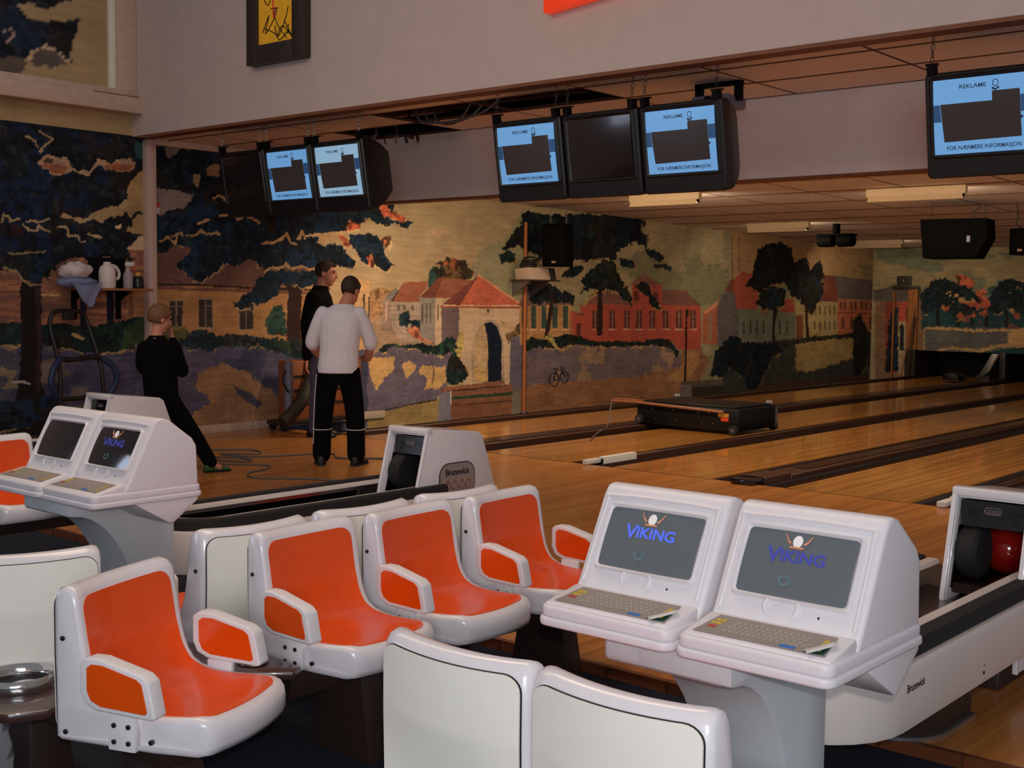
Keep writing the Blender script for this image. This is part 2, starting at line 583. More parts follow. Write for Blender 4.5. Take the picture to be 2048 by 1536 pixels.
front = struct(MB().box(XW, XW + 0.02, 7.37, 8.95, 3.18, 3.2).build('ceiling_front', 'tile_grid', smooth=False))
front['label'] = 'tile ceiling strip with two missing tiles behind the fascia'
gm = MB()
for x in XL:
    if x > XW:
        gm.box(x - 0.014, x + 0.014, 7.37, 8.95, 3.181, 3.2)
for y in YR:
    gm.box(XW, 2.4, y - 0.012, y + 0.012, 3.176, 3.2)
gm.build('ceiling_grid', 'tile_grid', front, smooth=False)
HOLES = {(1, 3), (1, 4), (2, 2)}
for r in range(3):
    for c in range(11):
        xa, xb = max(XL[c], XW), XL[c + 1]
        if (r, c) in HOLES or xb > 1.3:
            continue
        w, d = xb - xa - 0.022, YR[r + 1] - YR[r] - 0.022
        tile(w, d, Matrix.Translation(((xa + xb) / 2, (YR[r] + YR[r + 1]) / 2, 3.18)), front)
# a tile hanging loose at the hole
sl = -0.0175


def cz(y):
    return 2.90 + sl * (y - 13.0)


gm = MB()
Y0 = 9.05
rows = [Y0 + 1.215 * k for k in range(15)]
Tc = Matrix.Rotation(math.atan(sl), 4, 'X')
for x in XL:
    if x > XW:
        vs = [(x - 0.02, Y0, cz(Y0) + 0.002), (x + 0.02, Y0, cz(Y0) + 0.002), (x + 0.02, ENDY, cz(ENDY) + 0.002), (x - 0.02, ENDY, cz(ENDY) + 0.002)]
        gm.add(vs + [(a, b, c + 0.02) for a, b, c in vs], [(0, 1, 2, 3), (4, 5, 6, 7), (0, 1, 5, 4), (2, 3, 7, 6), (0, 3, 7, 4), (1, 2, 6, 5)])
for y in rows:
    gm.box(XW, 1.2, y - 0.016, y + 0.016, cz(y) - 0.008, cz(y) + 0.024)
gm.build('ceiling_grid', 'tile_grid', ceil, smooth=False)
for r in range(14):
    ym = rows[r] + 0.6075
    if ym > ENDY:
        continue
    for c in range(10):
        xa, xb = max(XL[c], XW), XL[c + 1]
        tile(xb - xa - 0.032, 1.215 - 0.028, Matrix.Translation(((xa + xb) / 2, ym, cz(ym))) @ Tc, ceil)

# ---- beam and pillar on the upper left wall, post, baseboard
b = struct(MB().box(XW - 0.02, XW + 0.20, 2.0, 7.30, 3.395, 3.555).build('trim_1', 'trim_pale', bevel=0.01))
b['label'] = 'pale horizontal beam on the mural wall'
MB().box(XW - 0.02, XW + 0.12, 2.0, 7.2, 3.555, 3.63).build('ledge_board', 'trim_pale', b, bevel=0.005)
MB().box(XW - 0.02, XW + 0.13, 6.78, 7.30, 3.553, 3.575).build('ledge_crack', 'trim_wood', b)
p = struct(MB().box(XW - 0.02, XW + 0.10, 7.07, 7.289, 3.57, 6.2).build('trim_2', 'trim_pale', bevel=0.008))
MB().box(XW - 0.02, XW + 0.05, 7.015, 7.075, 3.57, 6.2).build('pillar_edge', 'cream', p, bevel=0.005)
p = struct(MB().box(XW - 0.01, XW + 0.10, 7.41, 7.512, 0.0, 3.16).build('trim_3', 'post_paint', bevel=0.006))
p['label'] = 'slim pale post standing against the mural wall'
fe = MB().box(XW + 0.001, XW + 0.012, 7.545, 7.60, 2.40, 2.52).build('wall_notice', 'white_plastic', p)
MB().box(XW + 0.012, XW + 0.014, 7.545, 7.60, 2.465, 2.52).build('notice_band', 'label_red', fe)
bb = struct(MB().box(XW, XW + 0.03, 3.0, 10.9, 0.0, 0.095).build('baseboard_left', 'trim_pale', bevel=0.006))
c = struct(MB().box(XW - 0.01, XW + 0.05, 7.5, 8.95, 3.12, 3.18).build('trim_4', 'trim_pale', smooth=False))

# ---- far end: pin pits under the masking wall
o = struct(MB().box(XW - 0.3, 1.5, 27.2, 27.3, -0.4, 2.9).build('wall_pit', 'void', smooth=False))
o = struct(MB().box(XW - 0.3, 1.5, ENDY + 0.06, 27.3, 0.9, 0.95).build('ceiling_pit', 'void', smooth=False))
for i, (xa, xb) in enumerate(DIV[1:], 1):
    k = struct(MB().box((xa + xb) / 2 - 0.06, (xa + xb) / 2 + 0.06, ENDY - 0.1, 27.0, -0.1, 0.56).build('trim_%d' % (i + 4), 'brown_metal', bevel=0.005))
struct(MB().box(-10.62, -10.40, ENDY - 0.2, 26.6, -0.1, 0.56).build('trim_10', 'door_dark'))

# ---- plain wall behind the photographer's left shoulder with the daylight window the screens mirror
wn = MB()
for (ya, yb, za, zb) in ((-6.0, -4.2, -.2, 6.2), (-1.6, 2.52, -.2, 6.2), (-4.2, -1.6, -.2, 1.9), (-4.2, -1.6, 4.2, 6.2)):
    wn.box(XW - .15, XW, ya, yb, za, zb)
struct(wn.build('wall_back_left', 'plaster', smooth=False))
w1 = struct(MB().box(XW - .10, XW - .08, -4.2, -1.6, 1.9, 4.2).build('window_1', 'daylight_pane', smooth=False))
w1['label'] = 'daylight window in the side wall by the seating'
for (ya, yb, za, zb) in ((-4.2, -1.6, 1.9, 1.98), (-4.2, -1.6, 4.12, 4.2), (-4.2, -1.6, 3.0, 3.06), (-4.2, -4.12, 1.9, 4.2), (-1.68, -1.6, 1.9, 4.2), (-3.36, -3.30, 1.9, 4.2), (-2.5, -2.44, 1.9, 4.2)):
    MB().box(XW - .09, XW - .02, ya, yb, za, zb).build('window_bar', 'post_paint', w1, smooth=False)
# ================================================================== the painted mural
_rng = np.random.RandomState(3)
_LAT = _rng.rand(256, 256)


def vnoise(x, y):
    xi, yi = np.floor(x).astype(int), np.floor(y).astype(int)
    fx, fy = x - xi, y - yi
    fx, fy = fx * fx * (3 - 2 * fx), fy * fy * (3 - 2 * fy)
    a, b = _LAT[xi & 255, yi & 255], _LAT[(xi + 1) & 255, yi & 255]
    c, d = _LAT[xi & 255, (yi + 1) & 255], _LAT[(xi + 1) & 255, (yi + 1) & 255]
    return (a * (1 - fx) + b * fx) * (1 - fy) + (c * (1 - fx) + d * fx) * fy


def fbm(x, y, o=3):
    s, a, t = 0, 1.0, 0
    for k in range(o):
        s = s + a * vnoise(x * 2 ** k + 17.3 * k, y * 2 ** k + 5.1 * k)
        t += a
        a *= 0.55
    return s / t - 0.5


PGAIN = 1.55


class Painter:
    """paints a wall vertex by vertex; shapes are given as they were traced from the photo (u,v)"""

    def __init__(self, P):
        d = P - CPOS
        z = d @ FW
        self.u = CX + FPX * (d @ CR) / z
        self.v = CY - FPX * (d @ CU) / z
        self.c = np.zeros((len(P), 3))
        self.a = P[:, 0] + P[:, 1]
        self.b = P[:, 2]
        a, b = self.a, self.b
        self.w1 = fbm(a * 14, b * 14, 3) + 0.45 * fbm(a * 55, b * 55, 2)
        self.w2 = fbm(a * 14 + 40, b * 14 + 70, 3) + 0.45 * fbm(a * 55 + 80, b * 55 + 10, 2)
        self.w3 = fbm(a * 4 + 9, b * 5 + 30, 4)
        self.w4 = fbm(a * 5 + 90, b * 40 + 3, 3)
        self.w5 = fbm(a * 30 + 3, b * 30 + 60, 2)

    def col(self, c, var=0.25, m=None):
        k = 1 + var * 2 * (self.w3[m] * 0.6 + self.w4[m] * 0.5 + self.w5[m] * 0.35)
        return np.array(c, float)[None, :] * np.clip(k, 0.3, 1.8)[:, None]

    def inside(self, poly, warp):
        u = self.u + warp * 2.4 * self.w1
        v = self.v + warp * 2.4 * self.w2
        px = np.array(poly, float)
        m = np.where((u > px[:, 0].min() - 1) & (u < px[:, 0].max() + 1) & (v > px[:, 1].min() - 1) & (v < px[:, 1].max() + 1))[0]
        uu, vv = u[m], v[m]
        ins = np.zeros(len(m), bool)
        j = len(px) - 1
        for i in range(len(px)):
            (x1, y1), (x2, y2) = px[i], px[j]
            cnd = ((y1 > vv) != (y2 > vv))
            with np.errstate(divide='ignore', invalid='ignore'):
                xi = (x2 - x1) * (vv - y1) / (y2 - y1 + 1e-12) + x1
            ins ^= cnd & (uu < xi)
            j = i
        return m[ins]

    def fill(self, poly, c, warp=2.0, var=0.25, mix=1.0):
        m = self.inside(poly, warp)
        if len(m):
            self.c[m] = (1 - mix) * self.c[m] + mix * self.col(c, var, m)
        return m

    def mottle(self, m, c, scale=6, thr=0.08, seed=0, mix=1.0, sy=1.0):
        if not len(m):
            return
        n = fbm(self.a[m] * scale + seed, self.b[m] * scale * sy + seed * 2, 3)
        q = m[n > thr]
        if len(q):
            self.c[q] = (1 - mix) * self.c[q] + mix * self.col(c, 0.25, q)

    def line(self, pts, w, c, warp=1.5, var=0.2, gaps=0.0):
        u = self.u + warp * 2.4 * self.w1
        v = self.v + warp * 2.4 * self.w2
        P = np.array(pts, float)
        m = np.where((u > P[:, 0].min() - w - 2) & (u < P[:, 0].max() + w + 2) & (v > P[:, 1].min() - w - 2) & (v < P[:, 1].max() + w + 2))[0]
        if not len(m):
            return
        d = np.full(len(m), 1e9)
        for i in range(len(P) - 1):
            a, b = P[i], P[i + 1]
            ab = b - a
            t = np.clip(((u[m] - a[0]) * ab[0] + (v[m] - a[1]) * ab[1]) / (ab @ ab + 1e-9), 0, 1)
            d = np.minimum(d, np.hypot(u[m] - a[0] - t * ab[0], v[m] - a[1] - t * ab[1]))
        q = m[d < w * (1 + 0.8 * self.w2[m]) - gaps * 8 * np.maximum(self.w3[m], 0)]
        if len(q):
            self.c[q] = self.col(c, var, q)

    def leaves(self, poly, dark, edge=None, spots=None, warp=5, blue=(16, 40, 66), green=None):
        if edge is not None:      # pale brushed rim showing at the lower / outer edge
            m2 = self.inside([(x + 2.5, y + 3.5) for x, y in poly], warp * 1.3)
            q = m2[fbm(self.a[m2] * 7, self.b[m2] * 7, 3) > 0.0]
            if len(q):
                self.c[q] = self.col(edge, 0.3, q)
        m = self.fill(poly, dark, warp, 0.5)
        self.mottle(m, blue, 4, 0.05, 3, 0.8)
        self.mottle(m, (38, 30, 22), 3, 0.14, 31, 0.7)
        self.mottle(m, (dark[0] + 26, dark[1] + 24, dark[2] + 14), 16, 0.16, 131, 0.6)
        self.mottle(m, (dark[0] * .5, dark[1] * .5, dark[2] * .5), 13, 0.13, 171, 0.6)
        if green:
            self.mottle(m, green, 6, 0.17, 51, 0.8)
        if spots is not None:
            for k, s in enumerate(spots):
                self.mottle(m, s, 9, 0.235, 11 + 23 * k)
        return m

    def result(self):
        c = np.clip(self.c, 0, 255) / 255.0
        l = np.where(c <= 0.04045, c / 12.92, ((c + 0.055) / 1.055) ** 2.4)
        lum = (l @ np.array([0.3, 0.59, 0.11]))[:, None]
        l = lum * np.array([[0.98, 1.0, 1.04]]) * 0.22 + l * 0.78
        return np.clip(l * PGAIN, 0.0015, 0.85)


def T_(off, sc, pts):
    return [(off[0] + x / sc, off[1] + y / sc) for x, y in pts]


def CA(p): return T_((0, 190), 5.12, p)
def CB(p): return T_((0, 480), 4.043, p)
def CC(p): return T_((280, 280), 4.518, p)
def CD(p): return T_((580, 380), 4.267, p)
def CE_(p): return T_((720, 560), 5.12, p)
def CF(p): return T_((1040, 420), 4.655, p)
def CG(p): return T_((1000, 420), 3.657, p)
def CH(p): return T_((1448, 440), 3.413, p)


def rect(x0, y0, x1, y1):
    return [(x0, y0), (x1, y0), (x1, y1), (x0, y1)]


CREAM, ORANGE, TAN = (196, 156, 92), (196, 84, 22), (190, 142, 66)
NAVY, DARK, HEDGE = (14, 24, 40), (24, 24, 26), (17, 40, 38)
MAUVE = (94, 82, 100)


def paint_left(p):
    u, v = p.u, p.v
    # ---- sky: warm peach to the left and the horizon, grey-green to the right
    t = np.clip((u - 250) / 1300, 0, 1)[:, None]
    hz = np.clip((v - 420) / 180, 0, 1)[:, None]
    sky = (np.array([[172, 148, 104]]) * (1 - t) + np.array([[142, 126, 84]]) * t)
    sky = sky * (1 - hz * 0.6) + hz * 0.6 * (np.array([[208, 146, 90]]) * (1 - t) + np.array([[120, 112, 76]]) * t)
    p.c = sky * (1 + 0.18 * (p.w3 + p.w4))[:, None]
    p.fill([(930, 560), (960, 500), (1010, 480), (1040, 430), (1060, 420), (1060, 620), (1000, 610)], (118, 122, 88), 8, 0.15, 0.6)
    p.fill(CF([(900, 560), (1000, 420), (1200, 380), (1500, 600), (1650, 380), (1720, 520), (1930, 530), (1930, 800), (1700, 900), (1300, 760), (1000, 600)]), (98, 98, 64), 10, 0.2, 0.7)
    p.fill([(860, 465), (880, 445), (900, 460), (880, 475)], (190, 150, 105), 4, 0.1, 0.6)
    p.mottle(np.where((u > 1050) & (u < 1480))[0], (104, 104, 70), 1.5, 0.1, 77, 0.4)
    # ---- below the horizon: generic ground so nothing stays sky
    p.fill(rect(-900, 520, 640, 1100), (120, 82, 50), 3, 0.3)
    # ---- left field
    m = p.fill(rect(-900, 500, 300, 660), (128, 78, 50), 2, 0.3)
    p.mottle(m, (156, 98, 52), 2.2, 0.02, 5, 0.8, 6)
    p.mottle(m, (96, 60, 52), 2.2, 0.08, 15, 0.8, 7)
    p.line([(70, 590), (120, 590)], 1.5, (190, 140, 70))
    p.fill(rect(255, 560, 300, 650), (146, 98, 44), 1)
    p.line([(262, 578), (262, 648)], 5, (110, 72, 38), 0.5)
    # ---- big tree mass, upper left
    m = p.leaves([(-900, 60), (300, 60), (300, 465), (280, 470), (255, 500), (270, 520), (240, 525), (210, 512), (180, 520), (150, 512), (120, 525), (90, 560), (60, 545), (30, 540), (-60, 545), (-900, 560)],
                 (20, 24, 32), None, None, 7, (14, 34, 62), None)
    p.mottle(m, (34, 30, 40), 1.2, 0.06, 61, 0.6)
    p.fill(CA([(600, 120), (900, 150), (1280, 200), (1260, 240), (900, 230), (640, 190)]), (20, 74, 56), 6, 0.4, 0.8)
    p.fill(CA([(375, 700), (470, 610), (560, 640), (640, 640), (700, 650), (730, 740), (800, 780), (870, 760), (920, 790), (1000, 660), (1080, 660), (1120, 700), (1200, 660), (1330, 650), (1390, 700), (1380, 760), (1310, 790), (1180, 770), (1080, 760), (1020, 720), (960, 760), (910, 830), (820, 800), (740, 770), (680, 800), (620, 820), (530, 820), (500, 770), (420, 745)]), (158, 122, 84), 3, 0.3)
    p.fill(CA([(400, 710), (520, 700), (620, 720), (690, 740), (660, 800), (540, 810), (500, 760), (430, 740)]), (150, 82, 40), 3, 0.3)
    p.fill(CA([(440, 680), (480, 640), (550, 660), (540, 700), (460, 700)]), (66, 52, 30), 2)
    p.fill(CA([(1050, 730), (1160, 690), (1260, 710), (1390, 720), (1320, 780), (1200, 765), (1100, 760)]), (150, 80, 38), 3, 0.3)
    p.fill(CA([(600, 1260), (650, 1200), (740, 1250), (870, 1265), (1000, 1180), (1090, 1140), (1200, 1140), (1300, 1060), (1340, 1080), (1310, 1200), (1250, 1240), (1130, 1250), (1040, 1310), (960, 1280), (820, 1320), (760, 1270)]), (158, 128, 74), 3, 0.2)
    p.fill(CA([(1310, 960), (1390, 820), (1500, 740), (1500, 1430), (1400, 1420), (1290, 1400), (1340, 1300), (1300, 1200)]), (146, 112, 56), 3, 0.2)
    p.fill(CA([(1380, 480), (1490, 480), (1490, 660), (1400, 650)]), (30, 70, 70), 3)
    p.line(CA([(1280, 1210), (1300, 1260), (1350, 1290), (1340, 1350)]), 3, DARK, 3)
    p.line(CA([(1350, 1280), (1400, 1220), (1460, 1205)]), 2.5, DARK, 3)
    p.fill(CA([(1170, 1340), (1240, 1320), (1230, 1370), (1180, 1375)]), CREAM, 2)
    for pl in ([(20, 1300), (40, 1220), (90, 1240), (110, 1300), (200, 1260)], [(240, 1330), (290, 1380), (380, 1390), (400, 1320), (430, 1380), (510, 1390)],
               [(590, 1350), (660, 1350), (700, 1400), (690, 1450), (810, 1450), (830, 1500), (880, 1510)], [(410, 380), (540, 450), (440, 540), (410, 590)],
               [(280, 420), (360, 480), (390, 540)], [(280, 1290), (400, 1300), (500, 1270)], [(900, 1420), (960, 1440), (1040, 1460)]):
        p.line(CA(pl), 2.2, (150, 124, 78), 3, 0.3, 0.3)
    p.fill(CA([(100, 1340), (220, 1330), (240, 1440), (130, 1460)]), (46, 22, 24), 4)
    p.line([(20, 507), (60, 505), (90, 504)], 2, (130, 106, 60), 3, 0.3, 0.4)
    p.line([(10, 536), (35, 542), (45, 565), (70, 575), (82, 560)], 2.4, (130, 112, 66), 3)
    # trunk, hedge, garden wall
    p.fill(rect(-900, 690, 340, 1100), (66, 62, 86), 3, 0.35)
    m = p.inside(rect(-900, 690, 340, 900), 3)
    p.mottle(m, (104, 88, 70), 2.5, 0.12, 21, 0.8, 1.6)
    p.mottle(m, (48, 52, 74), 2.0, 0.1, 41, 0.7)
    for cx_, cy_ in ((15, 690), (10, 745), (25, 768)):
        p.fill([(cx_ - 25, cy_ + 8), (cx_ - 5, cy_ - 10), (cx_ + 22, cy_ - 4), (cx_ + 18, cy_ + 12)], (112, 94, 66), 4)
    m = p.leaves([(-900, 645), (0, 645), (80, 648), (120, 646), (160, 652), (200, 650), (250, 642), (300, 630), (340, 650), (340, 690), (250, 700), (200, 708), (150, 700), (90, 690), (0, 690), (-900, 690)], (15, 32, 32), (150, 118, 60), None, 4, (16, 38, 44), (24, 52, 30))
    p.fill([(250, 655), (300, 628), (380, 655), (370, 672), (300, 690), (240, 700)], (44, 66, 30), 5, 0.4, 0.7)
    p.line(CB([(590, 765), (640, 785), (670, 800)]), 3, (160, 128, 66))
    p.fill(rect(160, 570, 172, 660), (24, 28, 42), 1.5)
    p.fill(rect(213, 575, 227, 652), (24, 26, 38), 1.5)
    p.fill([(41, 562), (60, 572), (82, 571), (84, 653), (82, 760), (96, 830), (120, 870), (0, 880), (30, 800), (40, 740), (43, 640), (40, 590)], (26, 17, 18), 2.5, 0.3)
    p.fill([(70, 575), (82, 572), (84, 700), (82, 780), (72, 790), (74, 680)], (58, 36, 38), 2, 0.3, 0.7)
    p.leaves([(-40, 530), (30, 535), (45, 560), (80, 570), (90, 548), (80, 520), (50, 515), (0, 520)], (26, 27, 28), None, None, 4)
    p.leaves([(-60, 800), (50, 800), (90, 790), (120, 795), (130, 830), (60, 850), (-60, 880)], (14, 22, 28), (120, 96, 50), None, 4)
    p.line([(25, 765), (45, 762), (58, 766)], 2.4, (150, 136, 130), 3)

    # ---- the long yellow house behind the second tree
    p.fill(rect(300, 270, 640, 520), (112, 92, 82), 4, 0.15)
    p.fill([(300, 490), (640, 490), (660, 578), (300, 572)], (100, 66, 56), 3, 0.2)
    p.fill(rect(296, 572, 640, 700), (158, 108, 46), 1.5, 0.2)
    p.line([(300, 568), (400, 570), (510, 576), (640, 580)], 2.2, (50, 30, 26), 0.8)
    p.line([(300, 575), (510, 582), (640, 587)], 3.2, (112, 68, 52), 0.8)
    for (x0, y0, x1, y1) in ((340, 602, 365, 653), (398, 600, 425, 655), (479, 608, 506, 658), (300, 600, 307, 615)):
        p.fill(rect(x0 - 1.5, y0 - 2, x1 + 1.5, y1 + 3), (142, 118, 92), 0.6)
        p.fill(rect(x0, y0, x1, y1), (56, 44, 40), 0.6)
        p.line([((x0 + x1) / 2, y0), ((x0 + x1) / 2, y1)], 1.2, (120, 104, 86), 0.4)
        p.line([(x0, y0 + 12), (x1, y0 + 12)], 1.0, (112, 96, 80), 0.4)
    # foliage of the second tree
    p.leaves([(304, 290), (330, 288), (338, 318), (350, 312), (365, 297), (445, 297), (800, 300), (800, 395), (640, 420), (600, 440), (560, 480), (440, 440), (398, 388), (392, 388), (375, 385), (330, 377), (304, 377)], (15, 26, 40), None, None, 5, (14, 40, 62))
    p.fill([(385, 350), (400, 348), (402, 356), (396, 378), (390, 366)], (136, 108, 74), 2)
    p.fill([(412, 340), (424, 328), (442, 332), (438, 352), (414, 348)], (140, 104, 58), 3)
    p.leaves([(304, 430), (330, 428), (345, 418), (372, 415), (380, 400), (398, 385), (445, 380), (620, 410), (790, 400), (784, 434), (760, 445), (740, 440), (722, 448), (697, 457), (674, 467), (640, 474), (632, 485), (650, 490), (669, 485), (685, 492), (697, 511), (710, 525), (706, 534), (640, 532), (620, 540), (560, 530), (530, 538), (500, 520), (470, 533), (452, 524), (430, 545), (405, 565), (385, 563), (370, 545), (353, 528), (372, 510), (385, 492), (340, 496), (304, 512)],
             (16, 28, 42), (158, 122, 70), None, 5, (14, 44, 72))
    p.leaves([(697, 471), (744, 467), (763, 478), (767, 492), (774, 520), (787, 530), (776, 536), (770, 545), (753, 532), (735, 530), (721, 520), (713, 502), (699, 483)], (17, 36, 54), CREAM, None, 4, (16, 46, 72))
    p.leaves([(711, 413), (763, 412), (784, 432), (826, 443), (814, 455), (791, 448), (772, 452), (756, 446), (730, 436)], (18, 36, 50), CREAM, None, 4, (18, 46, 66), (30, 60, 44))
    p.fill([(600, 470), (640, 474), (632, 486), (645, 490), (690, 470), (700, 460), (680, 462)], (184, 142, 90), 3, 0.2)
    for q in ([(756, 400), (772, 400), (780, 425), (770, 434), (760, 420)], [(765, 426), (790, 424), (812, 436), (806, 444), (785, 440)], [(690, 460), (700, 441), (724, 452), (712, 460)],
              [(674, 467), (690, 475), (704, 490), (698, 499), (684, 488)], [(760, 478), (778, 471), (783, 488), (774, 497)], [(732, 514), (742, 509), (752, 528), (746, 536), (738, 528)]):
        p.leaves(q, (186, 76, 24), CREAM, None, 4, (200, 120, 40))
    for pl in ([(320, 482), (338, 474), (350, 490), (358, 468)], [(345, 472), (365, 464), (366, 470)], [(375, 470), (392, 470), (400, 461), (420, 470), (432, 464), (440, 470)], [(470, 432), (478, 440), (490, 430), (510, 440), (518, 448)],
               [(440, 432), (460, 430)], [(527, 487), (545, 485), (560, 480), (572, 468), (580, 484), (592, 488)], [(598, 478), (604, 462), (610, 476)], [(395, 448), (410, 442), (420, 438)], [(428, 396), (436, 390), (450, 400)],
               [(528, 545), (540, 536), (565, 538), (572, 526), (580, 536), (600, 534), (630, 540)]):
        p.line(pl, 2.4, (166, 124, 66), 3, 0.3, 0.25)
    p.fill([(304, 378), (345, 378), (385, 388), (372, 410), (335, 424), (304, 425)], (122, 104, 98), 4, 0.12)
    p.leaves([(353, 424), (372, 414), (372, 430), (360, 436)], (46, 38, 26), None, None, 3)
    # trunk and low branch
    p.fill([(556, 548), (616, 548), (604, 580), (601, 680), (572, 680), (576, 580)], (50, 30, 24), 2, 0.25)
    p.leaves([(515, 560), (530, 545), (560, 540), (600, 545), (640, 540), (640, 566), (605, 575), (560, 566), (555, 590), (540, 600), (522, 606), (500, 610), (482, 620), (465, 612), (490, 590), (510, 575)], (18, 34, 48), (158, 122, 62), None, 5, (16, 46, 66))
    p.leaves([(530, 640), (545, 615), (565, 612), (572, 640), (570, 672), (535, 668)], (36, 66, 58), None, None, 5, (30, 56, 60))
    # hedge and garden wall below the house
    p.fill(rect(270, 690, 740, 1000), (76, 70, 96), 4, 0.3)
    m = p.inside(rect(270, 690, 740, 870), 3)
    p.mottle(m, (56, 56, 80), 2.2, 0.06, 71, 0.8)
    p.mottle(m, (122, 92, 60), 1.8, 0.17, 91, 0.6)
    p.fill([(388, 775), (400, 742), (440, 730), (500, 742), (520, 765), (565, 800), (560, 850), (400, 866), (380, 850), (384, 830), (420, 800)], (136, 98, 58), 7, 0.25)
    p.fill([(463, 768), (500, 788), (527, 806), (516, 816), (488, 800)], (66, 62, 82), 3)
    p.leaves([(330, 660), (400, 660), (440, 672), (470, 668), (520, 676), (640, 680), (660, 715), (610, 722), (540, 702), (520, 692), (440, 696), (420, 702), (360, 690), (330, 685)], (22, 40, 50), (130, 110, 50), None, 6, (26, 52, 62), (36, 60, 36))
    p.fill([(330, 655), (372, 650), (384, 668), (350, 684), (330, 680)], (96, 92, 30), 5, 0.3, 0.7)

    # ---- village street, middle
    p.leaves([(730, 610), (742, 580), (770, 576), (800, 585), (800, 640), (735, 640)], (170, 118, 62), None, None, 3, (160, 112, 66))
    p.fill(rect(700, 560, 740, 700), (186, 140, 80), 2)
    p.line([(728, 590), (728, 640)], 2, (70, 50, 40), 0.5)
    p.line([(738, 594), (738, 640)], 1.6, (70, 50, 40), 0.5)
    p.fill([(745, 640), (765, 628), (790, 650), (850, 660), (900, 690), (900, 720), (740, 720)], (156, 122, 90), 3, 0.2)
    p.fill([(768, 628), (785, 645), (795, 665), (760, 660)], (140, 112, 96), 2)
    p.fill([(763, 602), (780, 585), (792, 575), (800, 585), (784, 604)], (112, 108, 98), 1)
    p.fill(rect(766, 600, 784, 655), (146, 118, 104), 1)
    p.line([(773, 606), (772, 640)], 1.6, (196, 150, 120), 0.5)
    p.fill([(782, 600), (840, 602), (842, 690), (800, 680), (784, 655)], (156, 134, 112), 1)
    p.fill(CE_([(310, 220), (450, 20), (690, 15), (690, 70), (610, 165), (612, 228)]), (146, 78, 46), 1, 0.2)
    p.fill(CE_([(310, 220), (450, 20), (420, 60), (345, 215)]), (84, 50, 44), 0.8)
    for x in (797, 809, 825):
        p.fill(rect(x - 2.5, 610, x + 2.5, 620), (104, 84, 70), 0.6)
    p.leaves([(797, 628), (818, 622), (820, 640), (815, 655), (800, 652)], (34, 56, 52), None, None, 3)
    p.leaves([(818, 640), (842, 640), (842, 660), (822, 660)], (30, 48, 52), None, None, 3)
    p.leaves([(812, 660), (826, 650), (850, 668), (870, 684), (868, 690), (830, 676)], (190, 92, 46), None, None, 3, (196, 120, 70))
    # tree behind
    p.leaves(CD([(1190, 690), (1240, 640), (1310, 640), (1300, 760), (1210, 830), (1170, 830)]), (40, 64, 58), CREAM, None, 3, (34, 66, 72))
    p.leaves(CD([(1230, 630), (1320, 600), (1350, 560), (1400, 590), (1500, 600), (1530, 660), (1570, 700), (1540, 760), (1300, 760), (1300, 660)]), (96, 66, 34), CREAM, [(176, 78, 28)], 4, (150, 72, 30), (56, 62, 30))
    # second house
    p.fill([(840, 593), (871, 595), (871, 688), (840, 672)], (134, 124, 112), 1, 0.15)
    p.fill([(870, 595), (886, 597), (886, 690), (870, 688)], (188, 156, 122), 1, 0.15)
    for x in (845, 853, 861):
        p.line([(x, 608), (x, 645)], 1.5, (92, 80, 70), 0.4)
    p.line([(876, 610), (876, 640)], 1.4, (110, 84, 66), 0.4)
    p.fill([(839, 595), (876, 556), (948, 560), (915, 592), (890, 597)], (140, 76, 46), 1, 0.2)
    p.fill([(839, 595), (876, 556), (884, 560), (870, 596)], (116, 58, 40), 1, 0.2)
    # gate house
    p.fill([(883, 612), (920, 614), (919, 700), (883, 690)], (104, 84, 88), 1, 0.15)
    p.fill([(918, 612), (1038, 612), (1038, 650), (1030, 690), (1020, 775), (935, 775), (918, 760)], (186, 154, 114), 1.2, 0.15)
    m = p.inside(rect(918, 612, 1038, 775), 2)
    p.mottle(m, (166, 146, 110), 3, 0.1, 33, 0.5)
    p.fill([(1000, 640), (1040, 660), (1020, 680), (1010, 675)], (170, 138, 90), 2)
    p.fill([(881, 612), (957, 551), (920, 613)], (116, 54, 44), 1, 0.2)
    p.fill([(918, 613), (957, 551), (1044, 612)], (188, 82, 40), 1, 0.2)
    p.line([(957, 551), (1044, 610)], 1.6, (206, 130, 70), 1)
    p.line([(882, 613), (1042, 615)], 2.4, (150, 62, 36), 0.8)
    p.line([(886, 611), (1040, 612)], 1.4, (214, 160, 110), 1, 0.2, 0.4)
    p.fill([(972, 618), (980, 618), (977, 628)], (80, 56, 50), 0.6)
    p.fill([(965, 648), (975, 640), (988, 640), (999, 650), (1007, 676), (1008, 765), (944, 765), (943, 700), (950, 670)], (160, 134, 106), 1.5)
    p.fill([(967, 650), (955, 665), (947, 693), (947, 724), (948, 763), (976, 763), (977, 697), (974, 669)], (176, 140, 90), 1)
    p.fill(rect(948, 735, 976, 763), (180, 140, 66), 1.5)
    p.fill([(968, 648), (982, 643), (995, 654), (1003, 681), (1003, 764), (976, 764), (976, 697), (974, 669)], (16, 26, 46), 0.8, 0.15)
    p.fill([(1021, 671), (1056, 673), (1056, 782), (1025, 786), (1019, 771)], (90, 84, 100), 1.5, 0.2)
    p.leaves([(1010, 670), (1026, 662), (1042, 640), (1046, 610), (1052, 640), (1048, 668), (1022, 676), (1016, 690)], (110, 76, 40), None, None, 3, (66, 50, 34))
    p.leaves([(918, 665), (928, 660), (926, 700), (920, 725), (912, 715)], (168, 140, 36), None, None, 3, (180, 150, 60))
    # garden wall and hedge
    p.fill([(735, 715), (760, 700), (790, 693), (850, 705), (880, 712), (910, 700), (900, 770), (880, 785), (872, 800), (780, 820), (735, 830)], MAUVE, 3, 0.25)
    p.fill([(738, 714), (790, 714), (786, 740), (760, 768), (754, 782), (738, 752)], TAN, 4, 0.2)
